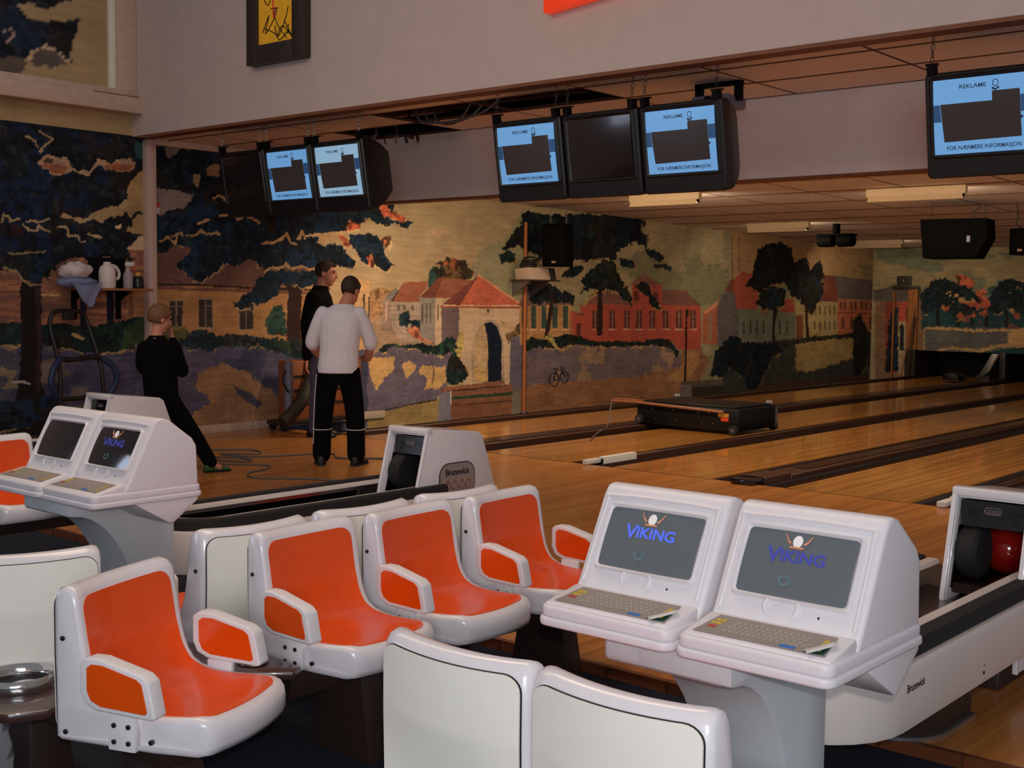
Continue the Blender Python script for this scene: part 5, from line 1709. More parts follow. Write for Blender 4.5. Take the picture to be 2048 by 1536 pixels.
def make_tv(on):
    t = thing('hanging_monitor', 'x', 'television')
    W_, H_ = 0.685, 0.635
    # body: front bezel block and tapering tube housing
    fr = rrect(W_, H_, .03, 4, (0, -H_ / 2))
    rings = []
    for (y, k, dz) in ((0, .965, 0), (.012, 1, 0), (.10, 1, 0), (.16, .95, .0), (.30, .80, .0), (.42, .62, 0), (.45, .58, 0)):
        rings.append([(x * k, y, -H_ / 2 + (z + H_ / 2) * k + dz) for x, z in fr])
    body = MB().loft(rings).build('casing', 'tv_black', t, angle=35)
    # bezel frame round the tube
    SWd, SHd, sz = .575, .445, -.268
    o_, i_ = rrect(.63, .50, .03, 4, (0, sz)), rrect(SWd, SHd, .012, 4, (0, sz))
    n = len(o_)
    vs = [(x, -.001, z) for x, z in o_] + [(x, -.014, z) for x, z in rrect(.605, .475, .022, 4, (0, sz))] + [(x, -.001, z) for x, z in i_]
    MB().add(vs, [(k * n + i, k * n + (i + 1) % n, (k + 1) * n + (i + 1) % n, (k + 1) * n + i) for k in (0, 1) for i in range(n)]).build('bezel', 'tv_black', body)
    NX, NY = 14, 10

    def P(a, b, d=0.0):      # a,b 0..1 from the upper left of the tube
        x, z = (a - .5) * SWd, sz + (.5 - b) * SHd
        return (x, -.004 - .012 * (1 - .5 * (2 * a - 1) ** 2 - .5 * (2 * b - 1) ** 2) - d, z)

    def sheet(poly, d, nm, m, par):
        """flat printed shape subdivided so it follows the tube"""
        bm = bmesh.new()
        f = bm.faces.new([bm.verts.new((a, b, 0)) for a, b in poly])
        bmesh.ops.subdivide_edges(bm, edges=bm.edges, cuts=3, use_grid_fill=True)
        me = bpy.data.meshes.new(nm)
        for v in bm.verts:
            v.co = P(v.co.x, v.co.y, d)
        bmesh.ops.recalc_face_normals(bm, faces=bm.faces)
        bm.to_mesh(me)
        bm.free()
        me.materials.append(MATS[m])
        o = bpy.data.objects.new(nm, me)
        COL.objects.link(o)
        o.parent = par
        return o
    vs = [P(i / NX, j / NY) for j in range(NY + 1) for i in range(NX + 1)]
    fs = [(j * (NX + 1) + i, j * (NX + 1) + i + 1, (j + 1) * (NX + 1) + i + 1, (j + 1) * (NX + 1) + i) for j in range(NY) for i in range(NX)]
    base = {0: 'tv_off', 1: 'tv_blue', 2: 'tv_pale'}[on]
    scr = MB().add(vs, fs).build('screen', base, body)
    if on:
        sheet([(0.0, .33), (.07, .33), (.085, .56), (0.0, .56)], .0008, 'screen_shade', 'tv_mid', scr)
        sheet([(.90, .28), (1, .28), (1, .50), (.905, .50)], .0008, 'screen_shade', 'tv_mid', scr)
        sheet([(.075, .325), (.90, .325), (.91, .82), (.11, .835)], .0014, 'picture_area', 'tv_pic', scr)
        sheet([(.62, .20), (.895, .20), (.90, .326), (.62, .326)], .0014, 'picture_area', 'tv_pic', scr)
        sheet([(.895, .55), (.925, .55), (.925, .585), (.895, .585)], .0016, 'picture_tab', 'tv_ink', scr)
        for (s_, size, a, b, xs_) in (('Reklame', .034, .42, .135, 1.15), ('FOR NÆRMERE INFORMASJON', .034, .52, .945, .95)):
            o = text_mesh('screen_lettering', s_.upper() if s_ == 'Reklame' else s_, size, 'tv_ink', scr, Matrix.Identity(4), 1.0, .0004, xs_)
            for v in o.data.vertices:
                v.co = P(a + v.co.x / SWd, b - v.co.y / SHd, .0014)
        mb = MB()
        mb.tube([P(.655 + .028 * math.cos(q), .10 + .045 * math.sin(q), .0014) for q in [2 * math.pi * k / 16 for k in range(17)]], .0022, 4)
        for (a, b) in ((.63, .17), (.655, .185), (.68, .165)):
            mb.ball(P(a, b, .0012), .0075, 8)
        mb.build('screen_emblem', 'tv_ink', scr)
    # hangers: bracket and chain at each upper corner
    for s in (-1, 1):
        br_ = MB()
        br_.box(s * .300 - .025, s * .300 + .025, -.01, .05, -.012, .055)
        br_.box(s * .300 - .035, s * .300 + .02, -.005, .09, .05, .062)
        br_.build('hanger_bracket', 'black_plastic', t, bevel=0.004, seg=1)
    return t


mat('tv_mid', (40, 66, 100), 0.3, emit=(48, 84, 128), estr=0.45)
protos = {k: make_tv(k) for k in (0, 1, 2)}
used = set()
TVY, TVZ = 7.44, 2.935
GT1, GT2 = 'monitors hanging over the lanes next to the mural wall', 'monitors hanging over the middle lanes'
for (x, on, lab, g) in (
        (-9.86, 0, 'switched-off black monitor at the mural end of the row nearest the mural wall', GT1),
        (-9.17, 1, 'black monitor with bright blue picture between the dark one and the paler one', GT1),
        (-8.475, 2, 'black monitor with paler blue-white picture next to the dangling cables', GT1),
        (-6.265, 1, 'black monitor with blue picture left of the blank screen in the middle row', GT2),
        (-5.555, 0, 'switched-off black monitor between two lit ones in the middle row', GT2),
        (-4.845, 1, 'black monitor with blue picture below the ceiling projector bracket', GT2),
        (-2.73, 1, 'black monitor with blue picture hanging alone from a clearly linked chain', None)):
    if on in used:
        t = copy_tree(protos[on])
    else:
        t = protos[on]
        used.add(on)
    t.location = (x, TVY, TVZ)
    t.rotation_euler = (R(9.5), 0, 0)
    tag(t, lab, 'television', g)
    for s in (-1, 1):
        mb = MB()
        chain(mb, (s * .300, .02, .06), (s * .300, .065, .25))
        mb.build('chain', 'chain', t)['kind'] = 'stuff'
        MB().box(s * .300 - .03, s * .300 + .03, -.06 + .095, .01 + .095, .236, .250).build('ceiling_hook', 'chain', t)

# cables spilling from the ceiling hole over the first row
CABS = [('thick grey cable drooping steeply from the ceiling hole', .016, 'cable_grey'), ('thin black cable drooping slackly from the ceiling hole', .007, 'cable_dark'), ('thin grey cable drooping from the ceiling hole beside the thick one', .008, 'cable_grey'),
        ('thick black cable drooping from the ceiling hole to the monitor tops', .014, 'cable_dark'), ('middling black cable hanging nearest the open ceiling tiles', .010, 'cable_dark')]
for k, (lab, rad, cm) in enumerate(CABS):
    x0, y0 = -9.0 + .14 * k, 8.42 + .05 * (k % 2)
    x1, y1 = -8.55 + .11 * k, 7.98 + .03 * k
    pts = [(x0, y0, 3.42), (x0 + .01, y0, 3.20), ((x0 + x1) / 2 + .04 * (k % 2), (y0 + y1) / 2 + .03, 3.10 - .02 * k), (x1, y1, 3.03), (x1 + .01, y1 + .01, 2.96)]
    tag(MB().tube(curve_pts(pts, 7), rad, 6).build('hanging_cable', cm), lab, 'cable', 'cables at the ceiling hole')
for k, lab in enumerate(('short grey cable loop hanging out of the open ceiling tiles', 'middle grey cable loop hanging out of the open ceiling tiles', 'wide grey cable loop hanging out of the open ceiling tiles')):
    pts = [(-8.1, 8.28 - .1 * k, 3.38), (-7.95, 8.22 - .1 * k, 3.15 - .015 * k), (-7.65 + .22 * k, 8.18 - .1 * k, 3.13), (-7.4 + .30 * k, 8.15 - .1 * k, 3.38)]
    tag(MB().tube(curve_pts(pts, 7), .011, 6).build('looped_cable', 'cable_grey'), lab, 'cable', 'cables looping at the open tiles')

# projector bracket over the middle monitors
t = thing('ceiling_projector', 'black projector cradle under the ceiling behind the middle monitors', 'projector', (-4.95, 8.15, 3.18))
MB().box(-.16, .16, -.14, .14, -.20, -.11).build('projector_body', 'machine_grey', t, bevel=0.02)
for s in (-1, 1):
    MB().box(s * .17 - .025, s * .17 + .025, -.03, .03, -.15, .0).build('cradle_arm', 'black_plastic', t, bevel=0.005)
MB().box(-.20, .20, -.03, .03, -.03, .0).build('cradle_bar', 'black_plastic', t, bevel=0.005)
MB().tube([(0, -.14, -.155), (0, -.17, -.155)], .035, 14).build('lens', 'black_gloss', t)

# ---- framed picture and red sign on the fascia
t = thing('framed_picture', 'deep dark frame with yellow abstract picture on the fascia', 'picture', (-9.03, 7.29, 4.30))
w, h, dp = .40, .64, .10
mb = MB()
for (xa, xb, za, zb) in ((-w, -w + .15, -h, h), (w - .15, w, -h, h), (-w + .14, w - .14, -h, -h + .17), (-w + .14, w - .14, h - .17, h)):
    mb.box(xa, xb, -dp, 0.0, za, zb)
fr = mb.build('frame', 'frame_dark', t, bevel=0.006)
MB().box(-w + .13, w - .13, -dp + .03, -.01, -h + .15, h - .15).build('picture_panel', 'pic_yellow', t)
lay = MB()
rnd = random.Random(5)
for k in range(13):
    x, z = rnd.uniform(-.22, .22), rnd.uniform(-.42, .42)
    pts = [(x, -dp + .028, z)]
    for j in range(4):
        x = max(-.24, min(.24, x + rnd.uniform(-.14, .14)))
        z = max(-.45, min(.45, z + rnd.uniform(-.16, .16)))
        pts.append((x, -dp + .028, z))
    lay.tube(curve_pts(pts, 4), .005, 5)
lay.build('black_strokes', 'pic_black', t)['kind'] = 'stuff'
lay = MB()
for k in range(9):
    x, z = rnd.uniform(-.2, .2), rnd.uniform(-.42, .42)
    lay.tube(curve_pts([(x, -dp + .027, z), (x + rnd.uniform(-.1, .1), -dp + .027, z + rnd.uniform(-.1, .1)), (min(.24, max(-.24, x + rnd.uniform(-.15, .15))), -dp + .027, z + rnd.uniform(-.15, .15))], 4), .007, 5)
lay.build('red_strokes', 'pic_red', t)['kind'] = 'stuff'
MB().box(-w + .03, w - .03, -dp + .004, -dp + .03, -h + .02, -h + .022).build('frame_groove', 'gap_dark', fr)
t = thing('wall_sign', 'bright red box sign on the fascia', 'sign', (-5.28, 7.29, 4.02))
MB().prism([(-.62, -.37), (.02, -.31), (.80, -.24), (.80, .4), (-.62, .4)], -.09, 0, 'y').build('sign_box', 'sign_red', t, bevel=0.02)
MB().box(-.55, .7, -.04, 0.0, -.2, .3).build('sign_back', 'frame_dark', t)

# ---- speakers and projector over the lanes
def spk(loc, dims, lab, rot, wedge=False):
    t = thing('loudspeaker', lab, 'speaker', loc, rot)
    w, d, h = dims
    if wedge:
        MB().prism([(-w / 2, h / 2), (w * .48, h / 2), (w / 2, .0), (w * .34, -h / 2), (-w * .44, -h / 2)], -d / 2, d / 2, 'y').build('cabinet', 'speaker_black', t, bevel=0.01)
        MB().box(w * .20, w * .25, -d / 2 - .006, -d / 2 + .01, -.05, .03).build('badge', 'machine_grey', t)
    else:
        MB().box(-w / 2, w / 2, -d / 2, d / 2, -h / 2, h / 2).build('cabinet', 'speaker_black', t, bevel=0.015)
        MB().box(-w / 2 + .03, w / 2 - .03, -d / 2 - .008, -d / 2 + .01, -h / 2 + .03, h / 2 - .03).build('grille', 'speaker_cloth', t, bevel=0.006)
        MB().box(-.03, .03, -d / 2 - .012, -d / 2, -h / 2 + .045, -h / 2 + .075).build('badge', 'logo_brown', t)
    return t


t = spk((-10.95, 13.78, 2.30), (.36, .32, .60), 'upright black loudspeaker hung in front of the painted tree', (0, 0, R(18)))
mb = MB()
chain(mb, (.12, 0, .30), (.12, 0, .585), .012, .004)
chain(mb, (-.12, 0, .30), (-.12, 0, .585), .012, .004)
mb.build('chain', 'chain', t)['kind'] = 'stuff'
t = spk((-6.05, 15.9, 2.37), (.84, .5, .50), 'wide black wedge speaker hanging under the lane ceiling', (0, 0, R(8)), True)
mb = MB()
for x in (-.33, .33):
    chain(mb, (x, 0, .25), (x, 0, .485), .012, .003)
MB().tube(curve_pts([(.18, .1, .24), (.16, .1, .34), (.24, .1, .42), (.12, .1, .483)], 5), .008, 6).build('wire', 'cable_dark', t)
mb.build('chain', 'chain', t)['kind'] = 'stuff'
t = thing('ceiling_fan_heater', 'black twin-ended projector unit on a short pole under the ceiling', 'projector', (-9.05, 18.6, 2.80))
MB().tube([(0, 0, .0), (0, 0, -.17)], .06, 12).build('pole', 'speaker_black', t)
MB().box(-.30, .30, -.14, .14, -.19, -.16).build('plate', 'speaker_black', t, bevel=0.006)
for s in (-1, 1):
    MB().tube([(s * .30, 0, -.27), (s * .04, 0, -.27)], [(.10, .12), (.10, .12)], 16, side=(0, 0, 1)).build('unit', 'speaker_black', t, bevel=0.02)
t.name = 'ceiling_projector.001'
t = spk((-5.359, 16.4, 2.342), (.30, .28, .34), 'small black speaker on a wire near the wedge speaker', (0, 0, R(-8)))
MB().tube(curve_pts([(-.05, 0, .17), (-.13, 0, .24), (-.11, 0, .32), (-.13, 0, 0.499)], 6), .008, 6).build('wire', 'cable_dark', t)

# ================================================================== things along the mural wall
# orange-brown pole with a board carrying a box and a coil of cable
t = thing('wooden_pole', 'slim orange-brown pole standing in front of the painted gate house', 'pole', (XW + .03, 13.66, -.115))
MB().tube([(0, 0, 0), (0, 0, 2.75)], .027, 10).build('pole_shaft', 'pole_wood', t)
MB().tube([(0, 0, 0), (0, 0, .02)], .06, 12).build('pole_foot', 'steel', t)
bd = tag(MB().box(.036, .42, -.33, .35, 0, .022).build('wall_board', 'brown_lam', bevel=0.004), 'brown board bracketed to the mural wall beside the pole', 'shelf')
bd.location = (XW + .02, 13.62, 1.79)
bd.rotation_euler = (0, 0, 0)
MB().prism([(-.02, .001), (.32, .001), (-.02, -.22)], -.22, -.20, 'y').build('bracket', 'steel', bd)
MB().prism([(-.02, .001), (.32, .001), (-.02, -.22)], .20, .22, 'y').build('bracket', 'steel', bd)
bx = thing('cardboard_box', 'pale tilted box with dark end on the wall board', 'box', (XW + .245, 13.60, 1.812), (0, 0, 0))
MB().prism([(-.14, 0), (.14, 0), (.10, .17), (-.16, .15)], -.24, .20, 'y').build('box_body', 'paper', bx, bevel=0.004)
MB().prism([(-.14, 0), (.14, 0), (.10, .17), (-.16, .15)], .20, .34, 'y').build('box_end', 'frame_dark', bx, bevel=0.004)
co = MB()
for k in range(7):
    co.torus(.10 + .012 * (k % 3), .009, 18, 5, Matrix.Translation((XW + .25 + .015 * (k % 2), 13.44 + .012 * k, 2.006 + .015 * k)) @ Matrix.Rotation(R(18 * ((k % 3) - 1)), 4, 'X') @ Matrix.Rotation(R(12 * ((k % 2) * 2 - 1)), 4, 'Y'))
tag(co.build('cable_coil', 'cable_dark'), 'dark coil of cable lying on the tilted box beside the pole', 'cable')

# shelf with cleaning things at the near end of the mural
t = thing('wall_shelf', 'wooden wall shelf on dark brackets carrying towels and bottles', 'shelf', (XW, 6.88, 1.60))
MB().box(0, .34, -.36, .42, -.025, 0.0).build('board', 'shelf_wood', t, bevel=0.004)
for y in (-.30, .20):
    MB().box(.02, .06, y - .02, y + .02, -.32, -.02).build('bracket_leg', 'black_plastic', t)
    MB().prism([(.05, -.02), (.28, -.02), (.05, -.14)], y - .01, y + .01, 'y').build('bracket_web', 'black_plastic', t)


def lump(name, c, r, m, lab, cat, amp=.18, droop=0, seed=1):
    rn = random.Random(seed)
    ph = [rn.uniform(0, 6) for _ in range(6)]
    rings = []
    for i in range(11):
        t_ = -math.pi / 2 + math.pi * i / 10
        ring = []
        for j in range(20):
            a = 2 * math.pi * j / 20
            k = 1 + amp * (math.sin(3 * a + ph[0] + 2 * t_) * .5 + math.sin(5 * a + ph[1] - 3 * t_) * .35 + math.sin(9 * t_ + ph[2] + 2 * a) * .3)
            cc = max(.03, math.cos(t_))
            ring.append((r[0] * cc * k * math.cos(a), r[1] * cc * k * math.sin(a), max(-r[2] * .82, r[2] * math.sin(t_) * k)))
        rings.append(ring)
    o = tag(MB().loft(rings).build(name, m, angle=180), lab, cat)
    o.location = c
    return o


blue = lump('towel', (XW + .20, 6.53, 1.652), (.15, .21, .062), 'towel_blue', 'blue-grey cloth heaped over the end of the shelf', 'towel', .14, 0, 4)
lump('towel', (XW + .21, 6.50, 1.765), (.13, .165, .085), 'towel_white', 'crumpled pale towel piled on the blue-grey cloth', 'towel', .22, 0, 9)
dr = MB()
rings = []
for k in range(7):
    z = 1.64 - .035 * k
    w_ = .17 - .019 * k
    rings.append([(XW + .364 + .012 * math.cos(a) + .012 * math.sin(4 * a + k), 6.53 + .006 * k + w_ * math.sin(a), z - .02 * math.cos(3 * math.sin(a))) for a in [2 * math.pi * j / 18 for j in range(18)]])
dr.loft(rings)
dr.v = [(a - (XW + .20), b_ - 6.53, c - 1.652) for a, b_, c in dr.v]
dr.build('hanging_corner', 'towel_blue', blue)
j = thing('plastic_jug', 'white plastic jug with side handle on the wall shelf', 'jug', (XW + .20, 6.86, 1.60))
MB().lathe([(.0, 0), (.078, 0), (.085, .015), (.085, .17), (.075, .21), (.04, .24), (.036, .265), (.0, .265)], 22).build('jug_body', 'jug_white', j)
MB().tube(curve_pts([(0, .04, .235), (0, .10, .215), (0, .135, .155), (0, .12, .10), (0, .08, .095)], 5), .016, 8).build('jug_handle', 'jug_white', j)
j = thing('spray_bottle', 'clear spray bottle with white trigger on the wall shelf', 'bottle', (XW + .26, 7.06, 1.60))
MB().lathe([(.0, 0), (.045, 0), (.05, .02), (.05, .14), (.02, .20), (.018, .23), (0, .23)], 18).build('bottle_body', 'bottle_clear', j)
MB().box(-.02, .02, -.03, .07, .225, .27).build('trigger_head', 'white_plastic', j, bevel=0.01)
MB().tube([(0, .06, .23), (0, .07, .17)], .008, 6).build('trigger', 'label_red', j)
j = thing('cleaner_bottle', 'dark round bottle with orange cap on the wall shelf', 'bottle', (XW + .22, 7.20, 1.60))
MB().lathe([(.0, 0), (.055, 0), (.06, .02), (.058, .09), (.03, .13), (0, .135)], 18).build('bottle_body', 'bottle_dark', j)
MB().lathe([(.0, .13), (.03, .13), (.026, .17), (0, .172)], 14).build('bottle_cap', 'label_orange', j)
j = thing('black_case', 'flat black case standing behind the jug on the shelf', 'case', (XW + .06, 6.92, 1.60))
MB().box(-.045, .025, -.17, .22, 0, .31).build('case_body', 'black_plastic', j, bevel=0.01)
MB().tube(curve_pts([(0, -.04, .30), (0, -.03, .34), (0, .07, .34), (0, .08, .30)], 4), .01, 6).build('case_handle', 'black_plastic', j)

# hand truck leaning on the wall
t = thing('hand_truck', 'dark tubular hand truck with blue side loops against the mural wall', 'hand truck', (XW + .26, 6.52, 0), (0, 0, 0))
fr = [(-.02, -.34, .02), (.0, -.31, .66), (-.06, -.30, .92), (-.14, -.34, 1.20), (-.155, -.31, 1.32), (-.16, -.22, 1.365), (-.16, .0, 1.37), (-.16, .10, 1.365), (-.155, .19, 1.32), (-.14, .22, 1.24), (-.06, .31, .92), (.0, .33, .66), (-.02, .36, .02)]
fr = [(p[0], p[1] * .72, p[2]) for p in fr]
MB().tube(curve_pts(fr, 5), .022, 8).build('frame', 'trolley_dark', t)
MB().tube(curve_pts([(-.04, -.22, .90), (-.03, -.1, .885), (-.03, .1, .905), (-.04, .22, .90)], 5), .026, 8).build('crossbar', 'trolley_dark', t)
MB().tube([(-.01, -.23, .50), (-.01, .245, .50)], .024, 8).build('crossbar', 'trolley_dark', t)
for s, yb in ((-1, -.22), (1, .23)):
    MB().tube(curve_pts([(.0, yb, .90), (.05, yb + s * .10, .80), (.06, yb + s * .13, .66), (.04, yb + s * .06, .53)], 6), .03, 8).build('side_loop', 'trolley_blue', t)
    MB().lathe([(0, -.025), (.10, -.025), (.11, 0), (.10, .025), (0, .025)], 20, (0, 0, 0), Matrix.Translation((-.06, yb + s * .10, .11)) @ Matrix.Rotation(R(90), 4, 'X')).build('wheel', 'rubber', t)
MB().box(-.05, .22, -.21, .22, .0, .02).build('toe_plate', 'trolley_dark', t)
MB().box(-.175, -.145, -.10, .02, 1.275, 1.36).build('handle_badge', 'trolley_dark', t, bevel=0.006)

# upright cleaning machine with hose, next to the two men
t = thing('floor_cleaner', 'upright cleaning machine with thick dark hose and brown panel by the mural wall', 'cleaning machine', (XW + .32, 9.43, 0))
MB().box(-.14, .10, -.38, .70, .12, .80).build('body', 'machine_orange', t, bevel=0.015)
for z in (.30, .46, .62):
    MB().box(.10, .115, -.34, .66, z - .012, z + .012).build('vent_slat', 'brown_metal', t)
MB().tube([(.13, -.44, .10), (.12, -.44, .80)], .05, 12).build('side_tank', 'machine_grey', t)
MB().tube(curve_pts([(.08, -.12, .90), (.16, -.10, .84), (.20, -.16, .62), (.22, -.30, .38), (.22, -.46, .22), (.20, -.58, .12)], 7), .075, 12).build('hose', 'hose', t)
MB().tube(curve_pts([(.13, -.48, .70), (.17, -.56, .60), (.17, -.50, .48), (.15, -.44, .44)], 5), .012, 6).build('wire', 'cable_dark', t)
MB().box(-.12, .12, -.56, .74, .07, .125).build('base', 'brown_metal', t, bevel=0.01)
for y in (-.50, .68):
    for x in (-.08, .12):
        MB().lathe([(0, -.02), (.045, -.02), (.05, 0), (.045, .02), (0, .02)], 14, (0, 0, 0), Matrix.Translation((x, y, .05)) @ Matrix.Rotation(R(90), 4, 'X')).build('caster', 'rubber', t)
MB().tube([(-.05, .30, .80), (-.05, .30, .98), (-.05, .0, .98), (-.05, .0, .80)], .018, 8).build('push_handle', 'trolley_dark', t)

# black lane machine standing on the second lane
t = thing('lane_machine', 'low black lane-cleaning machine on wheels with a long brown handle', 'lane machine', (-7.84, 12.80, 0))
MB().box(-.72, .70, -.44, .44, .045, .30).build('body', 'machine_black', t, bevel=0.015)
MB().box(-.66, .64, -.40, .40, .295, .325).build('lid', 'machine_black', t, bevel=0.01)
MB().tube([(-1.05, -.50, .30), (-.70, -.50, .305), (.52, -.49, .265)], .018, 8).build('handle_bar', 'handle_brown', t)
MB().tube(curve_pts([(-1.02, -.48, .30), (-1.10, -.40, .31), (-.98, -.30, .31), (-.70, -.28, .305)], 5), .014, 6).build('handle_loop', 'handle_brown', t)
for x in (-.66, .64):
    for y in (-.46, .46):
        MB().lathe([(0, -.03), (.055, -.03), (.06, 0), (.055, .03), (0, .03)], 16, (0, 0, 0), Matrix.Translation((x, y, .061 + (.043 if x < 0 else 0))) @ Matrix.Rotation(R(90), 4, 'X')).build('wheel', 'rubber', t)
        MB().tube([(x, y - .034, .061 + (.043 if x < 0 else 0)), (x, y + .034, .061 + (.043 if x < 0 else 0))], .022, 10).build('hub', 'steel', t)
    MB().lathe([(0, 0), (.05, 0), (.055, .02), (.04, .045), (0, .05)], 14, (x, .36, .32)).build('top_knob', 'steel', t)
MB().box(.42, .56, -.446, -.438, .20, .245).build('maker_label', 'label_orange', t)
MB().box(.46, .56, -.446, -.438, .155, .195).build('warning_label', 'label_red', t)
mb = MB()
for x in (-.5, -.2, .15, .3):
    mb.tube([(x, -.446, .24), (x, -.438, .24)], .010, 8)
    mb.tube([(x + .05, -.446, .12), (x + .05, -.438, .12)], .008, 8)
mb.build('body_bolts', 'steel', t)['kind'] = 'stuff'
MB().box(.695, .705, .40, .445, .05, .29).build('corner_strip', 'steel', t)
tag(MB().tube(curve_pts([(-8.90, 12.31, .30), (-8.80, 12.14, .20), (-8.64, 11.90, .10), (-8.52, 11.70, .055), (-8.44, 11.55, .048), (-8.33, 11.28, .036), (-8.21, 11.02, .012), (-8.12, 10.86, .008), (-8.02, 10.70, .008)], 8), .007, 6).build('machine_cable', 'cable_grey'), 'thin cable trailing from the lane machine handle', 'cable')

# cables on the approach
for nm, pts, lab in (
        ('floor_cable', [(-9.75, 6.95, .008), (-9.5, 7.15, .008), (-9.2, 7.05, .008), (-9.55, 6.85, .008), (-9.3, 6.75, .008), (-8.9, 7.0, .008), (-8.7, 6.82, .008), (-8.62, 6.58, .008), (-8.35, 6.45, .008), (-8.0, 6.7, .008), (-7.5, 6.9, .008), (-7.25, 6.75, .008)], 'grey cable snaking across the approach in front of the man in white'),
        ('floor_cable', [(-10.2, 7.3, .008), (-9.9, 7.6, .008), (-9.6, 7.45, .008), (-9.85, 7.2, .008), (-9.45, 7.3, .008), (-9.15, 7.95, .008), (-8.82, 7.80, .008), (-8.42, 8.10, .008), (-7.95, 7.75, .008), (-7.5, 7.85, .008)], 'grey cable looping between the boy and the two men')):
    tag(MB().tube(curve_pts(pts, 8), .008, 6).build(nm, 'cable_grey'), lab, 'cable', 'cables on the approach')

# ---- far end: door corner, brooms, pin-deck strip
d = struct(MB().box(-10.985, -10.955, ENDY - .06, ENDY + .0, -.10, 1.80).build('door_1', 'door_orange', bevel=0.004))
d['label'] = 'narrow doorway with wooden jambs in the far painted corner'
MB().box(-10.56, -10.44, ENDY - .08, ENDY, -.10, 1.83).build('door_jamb', 'door_orange', d, bevel=0.004)
MB().box(-10.66, -10.57, ENDY - .05, ENDY, -.10, 1.83).build('door_leaf', 'door_orange', d, bevel=0.004)
MB().box(-11.0, -10.42, ENDY - .05, ENDY, 1.83, 1.90).build('door_head', 'frame_dark', d, bevel=0.004)
s = thing('exit_sign', 'small dark sign above the far doorway', 'sign', (-10.76, ENDY - .02, 1.92))
MB().box(-.15, .15, -.05, 0.015, 0, .19).build('sign_box', 'frame_dark', s, bevel=0.006)
MB().box(-.11, .11, -.056, -.04, .03, .16).build('sign_face', 'exit_green', s)
MB().tube([(0, -.06, .095), (0, -.05, .095)], .018, 10).build('sign_mark', 'logo_grey', s)
for k, (xa, za, xb, zb) in enumerate(((-10.66, -.121, -10.47, 1.45), (-10.50, -.121, -10.46, 1.25))):
    br_ = thing('broom', 'dark broom stick leaning in the far doorway' if k else 'brown broom stick leaning slanted in the far doorway', 'broom', (xa, ENDY - .31 - .04 * k, za))
    MB().tube([(0, 0, .05), (xb - xa, .215 + .04 * k, zb - za)], .017, 8).build('stick', 'handle_brown' if not k else 'door_dark', br_)
    MB().box(-.07, .07, -.03, .03, 0, .07).build('brush_head', 'frame_dark', br_)
t = thing('pit_divider_strip', 'shiny slanted metal strip at the mouth of the pin pits', 'metal strip', (-8.84, ENDY - .5, .036))
MB().prism([(-.10, .06), (.06, .06), (.31, .51), (.15, .51)], -.04, .0, 'y').build('strip_plate', 'steel', t, bevel=0.004)
MB().prism([(.02, .06), (.06, .06), (.31, .51), (.27, .51)], -.06, -.03, 'y').build('strip_edge', 'chrome', t)
MB().box(-.14, .12, -.06, .10, 0, .08).build('strip_foot', 'brown_metal', t)
t = thing('ball_deflector', 'small dark rounded block on the divider by the pin pits', 'block', (-9.1, 24.0, .035))
MB().prism([(-.16, 0), (.16, 0), (.15, .10), (.08, .15), (-.08, .15), (-.15, .10)], -.2, .2, 'y').build('block_body', 'machine_black', t, bevel=0.01)
MB().box(-.18, .18, -.22, .22, 0, .02).build('block_base', 'brown_metal', t)
# ================================================================== people
def skin_mods(o, vox, smooth=6):
    m = o.modifiers.new('remesh', 'REMESH')
    m.mode = 'VOXEL'
    m.voxel_size = vox
    m.use_smooth_shade = True
    s = o.modifiers.new('smooth', 'SMOOTH')
    s.iterations = smooth
    s.factor = 0.5


def limb(mb, pts, rad, seg=12, sub=4):
    """tapered limb through joints"""
    P = curve_pts(pts, sub)
    rr = []
    n = len(pts)
    for i in range(n - 1):
        for k in range(sub):
            t = k / sub
            a, b = rad[i], rad[i + 1]
            a = a if isinstance(a, tuple) else (a, a)
            b = b if isinstance(b, tuple) else (b, b)
            rr.append((a[0] + (b[0] - a[0]) * t, a[1] + (b[1] - a[1]) * t))
    rr.append(rad[-1] if isinstance(rad[-1], tuple) else (rad[-1], rad[-1]))
    mb.tube(P, rr, seg)
    mb.ball(tuple(P[0]), max(rr[0]) * .98, 12)
    mb.ball(tuple(P[-1]), max(rr[-1]) * .98, 12)


def torso(mb, rows, seg=18):
    mb.loft([[(cx_ + rx * math.cos(a), cy_ + ry * math.sin(a), z) for a in [2 * math.pi * k / seg for k in range(seg)]] for z, cx_, cy_, rx, ry in rows])


def head(mb, c, yaw, pitch=0.0, s=1.0):
    """face looks along local +x after yaw about z; pitch nods it down"""
    T = Matrix.Translation(c) @ Matrix.Rotation(yaw, 4, 'Z') @ Matrix.Rotation(pitch, 4, 'Y') @ Matrix.Scale(s, 4)
    mb.ball((-.008, 0, .025), (.098, .077, .095), 18, T)
    mb.ball((.030, 0, -.035), (.068, .060, .085), 16, T)
    mb.ball((.050, 0, -.095), (.034, .036, .028), 12, T)          # chin
    mb.tube([(.088, 0, .020), (.104, 0, -.010), (.112, 0, -.028), (.090, 0, -.036)], [.010, .013, .016, .012], 8, T)   # nose
    mb.ball((.082, 0, -.062), (.016, .024, .009), 10, T)          # lips
    mb.ball((.084, 0, .036), (.014, .050, .010), 10, T)           # brow
    for sd in (-1, 1):
        mb.ball((-.004, sd * .078, -.012), (.020, .010, .032), 10, T)
    return T


def face_bits(T, parent):
    mb = MB()
    for sd in (-1, 1):
        mb.ball((.088, sd * .030, .018), (.009, .013, .007), 8, T)
    mb.build('eyes', 'hair_dark', parent)
    MB().box(.094, .100, -.020, .020, -.0635, -.0605, T).build('mouth', 'label_red', parent)


